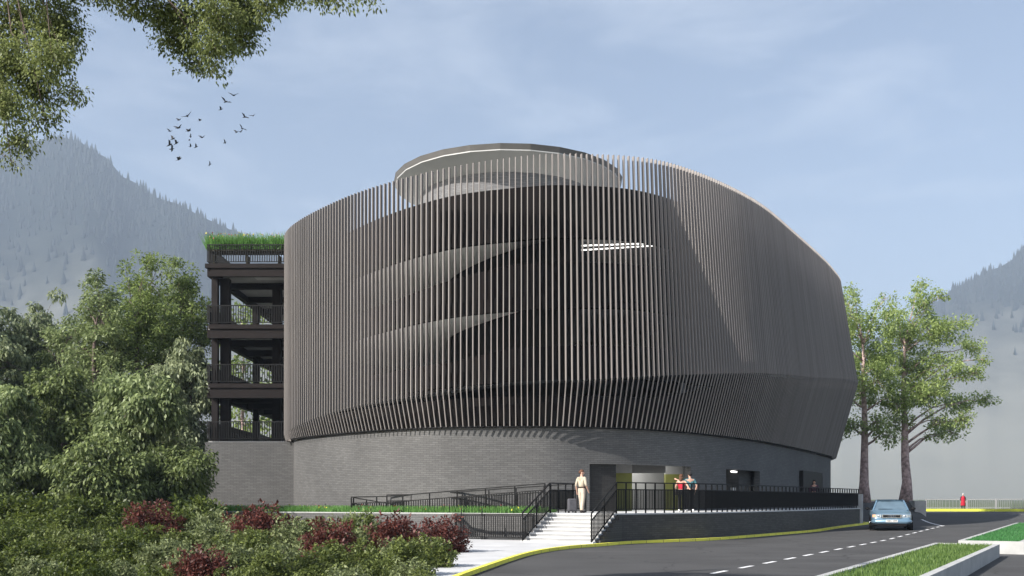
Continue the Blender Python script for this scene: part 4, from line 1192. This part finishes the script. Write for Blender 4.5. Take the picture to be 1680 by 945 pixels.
def person(loc, rz, scale, label, shirt, trousers, shoes, hair, armsL, armsR, hip_shift=0.0, step=.0, headturn=0.0, sleeve='long', female=False, coat=None, head_tilt=0.0, hairlen=0.0, skirt=False):
    root = empty('person', loc, label, 'person', rz=rz, scale=scale)
    J = {}
    sh = .185 if not female else .165; hp = .095
    J['pel'] = (0, 0, .96); J['waist'] = (0, .0, 1.10); J['chest'] = (0, -.01, 1.30); J['neckb'] = (0, -.01, 1.455); J['neck'] = (0, .005, 1.52); J['head'] = (0, .02, 1.615); J['crown'] = (0, .012, 1.705)
    # y forward = +y
    armL, armR = armsL, armsR         # lists: elbow, wrist relative world positions
    def arm(sd, el, wr):
        s_ = 'L' if sd < 0 else 'R'
        shp = (sd * sh, -.01, 1.405)
        w = Vector(wr); e = Vector(el); d = (w - e).normalized()
        palm = w + d * .07
        ch = [[('chest', J['chest'], (.15, .10)), ('sh' + s_, shp, .062), ('ua' + s_, tuple(Vector(shp).lerp(e, .5)), .048), ('el' + s_, el, .041), ('fa' + s_, tuple(e.lerp(w, .45)), .038), ('wr' + s_, wr, .026), ('pa' + s_, tuple(palm), (.034, .022))]]
        side = d.cross(Vector((0, 1, 0)))
        side = side.normalized() if side.length > .1 else Vector((0, 0, 1))
        for k, (o_, ln) in enumerate(((-.027, .062), (-.009, .074), (.009, .07), (.027, .055))):
            b_ = palm + side * o_ + d * .03; t1 = b_ + d * ln * .55; t2 = t1 + (d * .8 + Vector((0, .4, 0))).normalized() * ln * .5
            ch.append([('pa' + s_, tuple(palm), .03), ('f%d%s' % (k, s_), tuple(b_), .0095), ('g%d%s' % (k, s_), tuple(t1), .009), ('h%d%s' % (k, s_), tuple(t2), .008)])
        th = w + d * .03 + Vector((0, .035, 0)); t2 = th + (d + Vector((0, .5, 0))).normalized() * .045
        ch.append([('pa' + s_, tuple(palm), .03), ('t1' + s_, tuple(th), .011), ('t2' + s_, tuple(t2), .009)])
        return ch
    def leg(sd, dy):
        s_ = 'L' if sd < 0 else 'R'
        return [[('pel', J['pel'], (.13, .105)), ('hip' + s_, (sd * hp, 0, .90), .09), ('th' + s_, (sd * (hp + .005), dy * .25, .70), .078), ('kn' + s_, (sd * (hp + .005), dy * .5 + .015, .50), .056), ('ca' + s_, (sd * (hp + .005), dy * .75 - .01, .33), .054), ('an' + s_, (sd * (hp + .01), dy - .02, .09), .036), ('toe' + s_, (sd * (hp + .025), dy + .13, .035), (.04, .028))]]
    ca, sa = math.cos(headturn), math.sin(headturn)
    def hd(x, y, z): return (x * ca - y * sa, .02 + x * sa + y * ca, z)
    torso = [[('pel', J['pel'], (.135, .105)), ('waist', J['waist'], (.125 if female else .14, .095)), ('chest', J['chest'], (.155, .108)), ('neckb', J['neckb'], (.07, .06)), ('neck', J['neck'], (.05, .052)), ('head', J['head'], (.078, .092)), ('crown', J['crown'], (.062, .075))],
             [('head', J['head'], .08), ('nose1', hd(0, .095, 1.60), .018), ('nose2', hd(0, .115, 1.592), .010)],
             [('head', J['head'], .08), ('jaw', hd(0, .055, 1.55), (.04, .035))],
             [('head', J['head'], .08), ('earL', hd(-.085, -.005, 1.61), .017)], [('head', J['head'], .08), ('earR', hd(.085, -.005, 1.61), .017)]]
    fL, fR = step, -step
    skin('body', torso + arm(-1, *armL) + arm(1, *armR) + leg(-1, fL) + leg(1, fR), SKIN, root)
    g = lambda r: (r[0] + .02, r[1] + .02) if hasattr(r, '__len__') else r + .018
    # garments share the joints of the body
    if shirt:
        c_ = [[('pel', (0, 0, .99), (.158, .13)), ('waist', J['waist'], (.148, .118)), ('chest', J['chest'], (.172, .125)), ('neckb', (0, -.01, 1.46), (.075, .068))]]
        for sd, (el, wr) in ((-1, armL), (1, armR)):
            s_ = 'L' if sd < 0 else 'R'; shp = (sd * sh, -.01, 1.408); e = Vector(el); w = Vector(wr)
            ch = [('chest', J['chest'], .1), ('sh' + s_, shp, .075), ('ua' + s_, tuple(Vector(shp).lerp(e, .5)), .064)]
            if sleeve == 'short': ch.append(('sl' + s_, tuple(Vector(shp).lerp(e, .72)), .066))
            elif sleeve == 'elbow': ch += [('el' + s_, el, .056), ('sl' + s_, tuple(e.lerp(w, .3)), .052)]
            elif sleeve == 'none': ch = ch[:2]
            else: ch += [('el' + s_, el, .056), ('fa' + s_, tuple(e.lerp(w, .5)), .05), ('sl' + s_, tuple(e.lerp(w, .93)), .04)]
            c_.append(ch)
        skin('shirt', c_, shirt, root, root_idx=0)
    if trousers:
        c_ = [[('waist', (0, 0, 1.08), (.15, .12)), ('pel', J['pel'], (.152, .125))]]
        for sd, dy in ((-1, fL), (1, fR)):
            L_ = leg(sd, dy)[0]; ch = [L_[0]] + [(k, c, (.108 if k[:3] == 'hip' else .095 if k[:2] == 'th' else .078 if k[:2] == 'kn' else .072)) for k, c, r in L_[1:5]]
            k, c, r = L_[5]; ch.append((k, (c[0], c[1] + .01, .075), .066)); c_.append(ch)
        skin('trousers', c_, trousers, root)
    if skirt:
        mb = MB(); mb.tube([(0, 0, 1.02), (0, 0, .85), (0, 0, .5)], [.15, .19, .22], 20); mb.build('skirt', skirt, root, smooth_=True, local=True)
    if coat:
        mb = MB(); mb.tube([(0, .0, 1.46), (0, 0, 1.3), (0, 0, 1.0), (0, 0, .5), (0, 0, .42)], [.10, .20, .20, .25, .25], 24); mb.build('coat', coat, root, smooth_=True, local=True)
    for sd, dy in ((-1, fL), (1, fR)):
        mb = MB(); x = sd * (hp + .018); mb.ellipsoid((x, dy + .045, .045), (.052, .145, .045), 12, 8); mb.ellipsoid((x - .006 * sd, dy - .02, .08), (.046, .06, .06), 10, 8)
        mb.build('shoe', shoes, root, smooth_=True, local=True)
    mb = MB(); hm = []
    b0_ = len(mb.v); mb.ellipsoid((0, -.015, 1.655), (.092, .105, .095), 18, 12)
    if hairlen: mb.ellipsoid((0, -.06, 1.58 - hairlen / 3), (.085, .06, .1 + hairlen / 2), 14, 10)
    mb.v = [hd(p[0], p[1] - (.0 if p[2] > 1.67 else .028), p[2]) for p in mb.v]
    mb.build('hair', hair, root, smooth_=True, local=True)
    for sd in (-1, 1):
        mb = MB(); mb.ellipsoid(hd(sd * .032, .088, 1.622), (.012, .012, .010), 8, 6); mb.build('eye', M['black'], root, smooth_=True, local=True)
    return root

beige = cloth('beige_shirt', (.46, .40, .31)); khaki = cloth('cream_trousers', (.50, .42, .34)); brown = cloth('brown_hair', (.10, .045, .025)); dark = cloth('dark_cloth', (.015, .015, .018))
teal = cloth('teal_shirt', (.055, .16, .18)); redc = cloth('red_cloth', (.45, .015, .035)); blackh = cloth('black_hair', (.012, .011, .011)); whites = cloth('white_shoes', (.7, .7, .7)); plum = cloth('plum_cloth', (.06, .02, .04)); pale = cloth('white_hair', (.7, .68, .66))
leather = mat('leather', (.02, .015, .012), .4, .2, 10)
def face(dx, dy): return math.atan2(-dx, dy)       # heading for a figure whose front is +y
man = person((2.80, 39.95, PLAT), face(.75, .66), 1.0, 'man in beige shirt and cream trousers seen from behind on top of the steps', beige, khaki, leather, brown,
       ((-.27, -.05, 1.13), (-.31, .03, .88)), ((.28, -.05, 1.14), (.24, .10, .93)), step=.09, headturn=-.95, sleeve='elbow')
mb = MB(); mb.tube([(0, 0, 1.015), (0, 0, 1.055)], [.163, .163], 20)
mb.v = [(p[0], p[1] * .84, p[2]) for p in mb.v]; mb.build('belt', leather, man, local=True)
# suitcase
sc = empty('suitcase', (2.42, 40.05, PLAT), 'dark grey upright wheeled suitcase beside the man in beige', 'suitcase', rz=.2)
shell = mat('suitcase_fabric', (.07, .07, .08), .6, .2, 8)
me = MB(); me.box(-.19, .19, -.11, .11, .06, .58); o = me.build('shell', shell, sc, local=True, weld=True)
bv = o.modifiers.new('b', 'BEVEL'); bv.width = .06; bv.segments = 4
mb = MB(); mb.box(-.15, .15, -.135, -.105, .12, .46); o = mb.build('pocket', shell, sc, local=True, weld=True); bv = o.modifiers.new('b', 'BEVEL'); bv.width = .02; bv.segments = 3
mb = MB(); mb.tube([(-.1, .08, .56), (-.1, .08, .78), (-.09, .08, .80), (.09, .08, .80), (.1, .08, .78), (.1, .08, .56)], .011, 6); mb.build('handle', M['black'], sc, local=True)
for sx in (-.14, .14):
    for sy in (-.07, .07):
        mb = MB(); mb.tube([(sx - .018, sy, .035), (sx + .018, sy, .035)], .035, 12); mb.build('wheel', M['black'], sc, local=True)
# couple
cm = person((7.78, 43.55, PLAT), face(-.1, 1), 1.0, 'man in a teal shirt with his arm round the woman in red on the terrace', teal, dark, whites, blackh,
       ((-.40, .02, 1.33), (-.52, .12, 1.40)), ((.30, -.05, 1.14), (.25, .02, .90)), step=.1, sleeve='short', headturn=.2)
cw = person((7.40, 43.5, PLAT), face(.25, 1), .95, 'woman in a red top beside the man in teal at the terrace railing', redc, dark, whites, brown,
       ((-.26, .0, 1.13), (-.22, .16, 1.0)), ((.32, -.12, 1.15), (.42, -.14, 1.0)), step=.06, sleeve='none', female=True, hairlen=.12, headturn=-.3)
bag = MB(); bag.ellipsoid((7.16, 43.38, PLAT + .86), (.12, .07, .14), 14, 10)
bg = empty('handbag', (7.16, 43.38, PLAT + .7), 'small black handbag hanging at the hip of the woman in red', 'bag')
bag.build('pouch', leather, bg, smooth_=True); mb = MB(); mb.tube([(7.1, 43.38, PLAT + .95), (7.2, 43.4, PLAT + 1.32), (7.24, 43.38, PLAT + .95)], .01, 6); mb.build('strap', leather, bg)
# woman in dark clothing near the far door
x, y, _ = at(1336, 0, 58.3)
person((x, y, PLAT), face(-.35, -.94), .97, 'person in dark clothes walking past the small dark side door of the drum', plum, dark, whites, blackh,
       ((-.27, .02, 1.14), (-.26, .14, .93)), ((.27, -.04, 1.14), (.28, .02, .88)), step=.16, female=True, hairlen=.1, headturn=.4)
x, y, _ = at(1580, 0, 108.5)
person((x, y, hg(x, y) + .2), face(-.2, -1), 1.0, 'person in a long red coat by the pale far railing', dark, dark, leather, pale,
       ((-.27, .02, 1.15), (-.25, .1, .92)), ((.27, .02, 1.15), (.26, .1, .92)), step=.05, coat=redc, female=True)

# ------------------------------------------------------------------ car
paint = mat('blue_car_paint', (.15, .25, .34), .3, .04, 1, metal=.35, spec=.5, coat=.6)
plastic = mat('black_plastic', (.008, .008, .009), .7, .1, 4, spec=.15)
chrome = mat('chrome', (.75, .77, .8), .15, .05, 4, metal=1.0)
lens = mat('headlamp_glass', (.38, .43, .45), .1, .1, 8, spec=.6)
amber = mat('amber_lens', (.75, .42, .25), .2, .1, 8)
carglass = mat('car_glass', (.10, .15, .19), .05, .15, 2, spec=.8)
rubber = mat('tyre_rubber', (.015, .015, .015), .8, .2, 8)
cx_, cy_, _ = at(1460, 0, 54.4)
car = empty('car', (cx_, cy_, hg(cx_, cy_) + .004), 'blue saloon car with a four ring badge driving towards the terrace corner', 'car', rz=-.33, scale=1.12)
def loft(stations, prof, mb):
    rings = []
    for s_ in stations:
        r = prof(*s_); b = len(mb.v); mb.v.extend(r); rings.append((b, len(r)))
    for (a, n_), (b, _) in zip(rings[:-1], rings[1:]):
        for k in range(n_):
            kk = (k + 1) % n_
            mb.f.append((a + k, a + kk, b + kk, b + k)); mb.uv.extend([(0, 0)] * 4); mb.mi.append(0)
    a, n_ = rings[0]; mb.f.append(tuple(a + k for k in reversed(range(n_)))); mb.uv.extend([(0, 0)] * n_); mb.mi.append(0)
    a, n_ = rings[-1]; mb.f.append(tuple(a + k for k in range(n_))); mb.uv.extend([(0, 0)] * n_); mb.mi.append(0)
def prof(y, w, zb, zt, crown_):
    zm = zb + (zt - zb) * .55
    h_ = [(w * .80, zb), (w * .96, zb + .06), (w, zm), (w * .975, zt - .09), (w * .90, zt - .02), (w * .55, zt + crown_ * .7), (0, zt + crown_)]
    pts = [(x, y, z) for x, z in h_] + [(-x, y, z) for x, z in reversed(h_[:-1])]
    return pts
mb = MB()
loft([(-2.40, .66, .42, .60, .01), (-2.36, .78, .36, .66, .015), (-2.22, .86, .30, .74, .02), (-1.95, .90, .28, .80, .03), (-1.5, .92, .27, .85, .045), (-1.0, .935, .25, .91, .05), (-.75, .94, .25, .94, .04), (.3, .945, .25, .97, .0), (1.4, .935, .26, .99, .0), (1.75, .925, .28, 1.0, .03), (2.15, .88, .32, .99, .03), (2.38, .78, .38, .93, .01)], prof, mb)
o = mb.build('body', paint, car, smooth_=True, local=True, weld=True); sbm = o.modifiers.new('s', 'SUBSURF'); sbm.levels = 2; sbm.render_levels = 2
# cabin: roof and pillars (paint) + glass
roofp = [(-.62, 1.0), (.62, 1.0)]
mb = MB()
gb = [(-.78, -.86, .93), (.78, -.86, .93), (.80, 1.55, .98), (-.80, 1.55, .98)]
gt = [(-.60, -.12, 1.385), (.60, -.12, 1.385), (.60, .95, 1.40), (-.60, .95, 1.40)]
mb.face([gb[0], gb[1], gt[1], gt[0]]); gw = mb.build('windscreen', carglass, car, local=True)
mb = MB(); mb.face([gb[2], gb[3], gt[3], gt[2]]); mb.build('rear_window', carglass, car, local=True)
for i, j in ((1, 2), (3, 0)):
    mb = MB(); mb.face([gb[i], gb[j], gt[j], gt[i]]); mb.build('side_window', carglass, car, local=True)
mb = MB()
loft([(-.20, .585, 1.375, 1.395, .012), (-.05, .62, 1.375, 1.415, .02), (.45, .63, 1.385, 1.43, .022), (.95, .61, 1.385, 1.42, .015), (1.08, .57, 1.36, 1.385, .01)], prof, mb)
rf = mb.build('roof', paint, car, smooth_=True, local=True)
for i in range(4):
    mb = MB(); mb.beam(gb[i], gt[i], .075, .05); mb.build('pillar', paint, car, local=True)
for sd in (-1, 1):
    mb = MB(); mb.beam((sd * .80, .35, .96), (sd * .612, .4, 1.39), .06, .05); mb.build('pillar', plastic, car, local=True)
mb = MB(); mb.hexa([(-.42, -2.445), (.42, -2.445), (.45, -2.36), (-.45, -2.36)], .585, .735); gr = mb.build('grille_frame', chrome, car, local=True)
mb = MB(); mb.hexa([(-.375, -2.458), (.375, -2.458), (.375, -2.4), (-.375, -2.4)], .605, .715); mb.build('grille', plastic, gr, local=True)
for k in range(4):
    t = MB(); c0 = (-.12 + .08 * k, -2.466, .66); t.tube([(c0[0] + .048 * math.cos(a), c0[1] - (.004 if k % 2 else 0), c0[2] + .048 * math.sin(a)) for a in np.linspace(0, 2 * math.pi, 21)], .009, 6); t.build('badge_ring', chrome, gr, local=True)
for sd in (-1, 1):
    mb = MB(); q = [(sd * .46, -2.425), (sd * .70, -2.36), (sd * .70, -2.22), (sd * .46, -2.27)]
    mb.hexa(q if sd > 0 else q[::-1], .60, .735); hl = mb.build('headlight', lens, car, local=True)
    mb = MB(); mb.ellipsoid((sd * .56, -2.38, .67), (.075, .04, .055), 14, 10); mb.build('reflector', chrome, hl, smooth_=True, local=True)
    mb = MB(); q = [(sd * .703, -2.357), (sd * .83, -2.27), (sd * .85, -2.13), (sd * .703, -2.2)]
    mb.hexa(q if sd > 0 else q[::-1], .61, .73); mb.build('indicator', amber if sd < 0 else lens, car, local=True)
    mb = MB(); mb.ellipsoid((sd * 1.03, -.62, 1.0), (.11, .055, .065), 14, 10); mb.beam((sd * .84, -.66, .94), (sd * .98, -.63, .97), .05, .04); mb.build('mirror', plastic, car, smooth_=True, local=True)
    for yw in (-1.52, 1.38):
        mb = MB(); mb.tube([(sd * .70, yw, .315), (sd * .93, yw, .315)], .315, 28); wh = mb.build('wheel', rubber, car, local=True)
        mb = MB(); mb.tube([(sd * .90, yw, .315), (sd * .945, yw, .315)], [.215, .2], 24); mb.build('rim', chrome, wh, local=True)
        mb = MB(); mb.tube([(sd * .915, yw, .33), (sd * .943, yw, .33)], .37, 28); mb.build('wheel_arch', plastic, car, local=True)
mb = MB(); loft([(-2.47, .70, .34, .52, .0), (-2.40, .84, .30, .54, .0), (-2.2, .915, .28, .54, .0), (-1.95, .925, .28, .52, .0)], prof, mb); mb.build('bumper', paint, car, smooth_=True, local=True)
mb = MB(); loft([(-2.44, .68, .20, .33, .0), (-2.3, .86, .17, .33, .0), (-1.9, .90, .16, .30, .0), (1.9, .90, .18, .30, .0), (2.3, .8, .2, .32, 0)], prof, mb); mb.build('underside', plastic, car, local=True)
mb = MB(); mb.box(-.26, .26, -2.495, -2.475, .385, .495); np_ = mb.build('number_plate', mat('plate_white', (.62, .62, .6), .4, .03, 3), car, local=True)
tcu = bpy.data.curves.new('plate_text', 'FONT'); tcu.body = 'N8C V09'; tcu.size = .115; tcu.align_x = 'CENTER'; tcu.align_y = 'CENTER'; tcu.extrude = .002
to = bpy.data.objects.new('plate_text', tcu); C.objects.link(to)
tm = bpy.data.meshes.new_from_object(to.evaluated_get(bpy.context.evaluated_depsgraph_get())); bpy.data.objects.remove(to)
tm.materials.clear(); tm.materials.append(plastic)
tobj = bpy.data.objects.new('plate_lettering', tm); C.objects.link(tobj); tobj.parent = np_; tobj.location = (0, -2.498, .44); tobj.rotation_euler = (math.pi / 2, 0, 0)
mb = MB(); mb.beam((-.55, -.80, .985), (.1, -.83, .975), .02, .015); mb.build('wiper', plastic, car, local=True)
for sx in (-.33, .33):
    mb = MB(); mb.ellipsoid((sx, .35, 1.12), (.13, .07, .16), 12, 8); mb.box(sx - .22, sx + .22, .42, .5, .7, 1.05); mb.build('seat', plastic, car, local=True)

# ------------------------------------------------------------------ far hills
def ridge(px, prof_):
    xs_, ys_ = zip(*prof_); return np.interp(px, xs_, ys_)
def hill(name, prof_, px0, px1, D0, D1, seed, npx=260, nd=44):
    rng = np.random.default_rng(seed)
    pxs = np.linspace(px0, px1, npx); V = []; top_pts = []
    ts = np.concatenate([np.linspace(0, 1, nd), [1.12, 1.3, 1.6]])
    n1 = np.interp(np.arange(npx), np.arange(0, npx, 9), rng.normal(size=len(np.arange(0, npx, 9))))
    jit = np.interp(np.arange(npx), np.arange(0, npx, 3), rng.normal(size=len(np.arange(0, npx, 3))))
    for i, px in enumerate(pxs):
        hr = (HZ - ridge(px, prof_) + jit[i] * 2.5) / F * D1
        for t in ts:
            Y = D0 + (D1 - D0) * t; x = (px - 840) / F * Y
            if t <= 1: z = (hr + EYE) * (t ** 1.35) * (1 + .10 * n1[i] * math.sin(math.pi * t)) - 2 * (1 - t)
            else: z = (hr + EYE) * (1 - (t - 1) * .9)
            V.append((x, Y, z))
    V = np.array(V); m_ = len(ts); a = (np.arange(npx - 1)[:, None] * m_ + np.arange(m_ - 1)[None]).ravel()
    f = np.stack([a, a + m_, a + m_ + 1, a + 1], 1)
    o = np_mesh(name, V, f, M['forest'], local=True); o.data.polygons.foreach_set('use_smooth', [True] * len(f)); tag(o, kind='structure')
    # conifers over the upper slopes
    VV = V.reshape(npx, m_, 3); cs = []
    for _ in range(5200):
        i = rng.uniform(0, npx - 1.001); t = 1 - min(.5, abs(rng.normal()) * .2)
        j = np.clip(t, 0, 1) * (nd - 1)
        i0, j0 = int(i), min(int(j), nd - 2); fi, fj = i - i0, j - j0
        p = (VV[i0, j0] * (1 - fi) * (1 - fj) + VV[i0 + 1, j0] * fi * (1 - fj) + VV[i0, j0 + 1] * (1 - fi) * fj + VV[i0 + 1, j0 + 1] * fi * fj)
        if p[2] > 560 + 220 * rng.normal() * .5: cs.append((p, rng.uniform(.5, 1.3)))
    vs, fs = [], []
    for p, s_ in cs:
        H_ = 27 * s_; r = 5.6 * s_; b = len(vs); 
        for k in range(5): vs.append((p[0] + r * math.cos(k * 1.2566), p[1] + r * math.sin(k * 1.2566), p[2] - 2))
        vs.append((p[0], p[1], p[2] + H_))
        for k in range(5): fs.append((b + k, b + (k + 1) % 5, b + 5))
    oc = np_mesh('conifer_forest', np.array(vs), np.array(fs), M['conifer'], local=True)
    return oc
D0, D1 = 1500.0, 3000.0
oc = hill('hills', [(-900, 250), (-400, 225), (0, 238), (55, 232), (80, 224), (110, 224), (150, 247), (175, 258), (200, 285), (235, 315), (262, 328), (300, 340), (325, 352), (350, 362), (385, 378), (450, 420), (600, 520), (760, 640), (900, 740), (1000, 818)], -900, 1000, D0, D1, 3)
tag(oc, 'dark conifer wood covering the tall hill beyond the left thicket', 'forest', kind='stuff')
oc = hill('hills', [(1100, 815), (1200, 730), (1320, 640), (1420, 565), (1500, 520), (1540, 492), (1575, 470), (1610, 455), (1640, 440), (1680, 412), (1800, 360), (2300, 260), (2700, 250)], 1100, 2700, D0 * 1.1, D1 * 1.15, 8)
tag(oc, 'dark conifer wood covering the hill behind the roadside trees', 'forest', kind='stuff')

# ------------------------------------------------------------------ haze
mb = MB(); mb.box(-5600, 8200, -70, 5800, -5.5, 1250)
hz = mb.build('haze', None or M['white'], local=True); hz.data.materials.clear()
m_, nt, out = new_mat('haze_air')
pv_ = nt.nodes.new('ShaderNodeVolumePrincipled'); pv_.inputs['Color'].default_value = (.66, .80, 1.0, 1); pv_.inputs['Density'].default_value = .00021; pv_.inputs['Anisotropy'].default_value = 0.0
nt.links.new(pv_.outputs[0], out.inputs['Volume'])
hz.data.materials.append(m_); tag(hz, kind='stuff')

# ------------------------------------------------------------------ light, sky
EL = R(35.0); sh_ = np.array([-.82, -.572]); sh_ /= np.linalg.norm(sh_)
sdir = Vector((sh_[0] * math.cos(EL), sh_[1] * math.cos(EL), math.sin(EL)))
sl = bpy.data.lights.new('sun', 'SUN'); sl.energy = 4.6; sl.angle = R(.5); sl.color = (1, .955, .89)
so = bpy.data.objects.new('sun', sl); C.objects.link(so); so.location = (-40, -20, 60); so.rotation_euler = sdir.to_track_quat('Z', 'Y').to_euler()
w = bpy.data.worlds.new('World'); scene.world = w; w.use_nodes = True; nt = w.node_tree; nt.nodes.clear()
N, L = nt.nodes, nt.links
out = N.new('ShaderNodeOutputWorld'); bg = N.new('ShaderNodeBackground'); bg.inputs['Strength'].default_value = .15
sky = N.new('ShaderNodeTexSky'); sky.sky_type = 'NISHITA'; sky.sun_disc = False; sky.sun_elevation = EL; sky.sun_rotation = math.atan2(sdir.x, sdir.y)
sky.air_density = 1.0; sky.dust_density = 2.2; sky.ozone_density = 1.0; sky.altitude = 300
tc = N.new('ShaderNodeTexCoord'); mp = N.new('ShaderNodeMapping'); mp.inputs['Scale'].default_value = (1.2, 1.2, 4.0); mp.inputs['Rotation'].default_value = (.25, .35, .2)
nz = N.new('ShaderNodeTexNoise'); nz.inputs['Scale'].default_value = 3.4; nz.inputs['Detail'].default_value = 9; nz.inputs['Roughness'].default_value = .62; nz.inputs['Distortion'].default_value = .4
L.new(tc.outputs['Generated'], mp.inputs['Vector']); L.new(mp.outputs['Vector'], nz.inputs['Vector'])
rmp = N.new('ShaderNodeMapRange'); rmp.inputs['From Min'].default_value = .46; rmp.inputs['From Max'].default_value = .78; rmp.inputs['To Max'].default_value = .38
L.new(nz.outputs['Fac'], rmp.inputs['Value'])
mx = N.new('ShaderNodeMix'); mx.data_type = 'RGBA'; mx.inputs[7].default_value = (5.0, 5.3, 5.7, 1)
hs = N.new('ShaderNodeHueSaturation'); hs.inputs['Saturation'].default_value = .86; hs.inputs['Value'].default_value = .77; L.new(sky.outputs['Color'], hs.inputs['Color'])
L.new(rmp.outputs['Result'], mx.inputs['Factor']); L.new(hs.outputs['Color'], mx.inputs[6]); L.new(mx.outputs[2], bg.inputs['Color']); L.new(bg.outputs[0], out.inputs['Surface'])

# ------------------------------------------------------------------ camera
cam = bpy.data.cameras.new('camera'); co = bpy.data.objects.new('camera', cam); C.objects.link(co)
co.location = (0, 0, EYE); co.rotation_euler = (math.pi / 2, 0, 0)
cam.lens = 35; cam.sensor_width = 36; cam.shift_y = (HZ - 472.5) / 1680; cam.clip_start = .1; cam.clip_end = 20000
scene.camera = co
scene.view_settings.view_transform = 'Standard'; scene.view_settings.look = 'None'; scene.view_settings.exposure = .72; scene.view_settings.gamma = 1
scene.view_settings.use_curve_mapping = False
scene.render.resolution_x = 1024; scene.render.resolution_y = 576
scene.cycles.use_denoising = True
scene.cycles.max_bounces = 6; scene.cycles.transparent_max_bounces = 8; scene.cycles.volume_bounces = 0
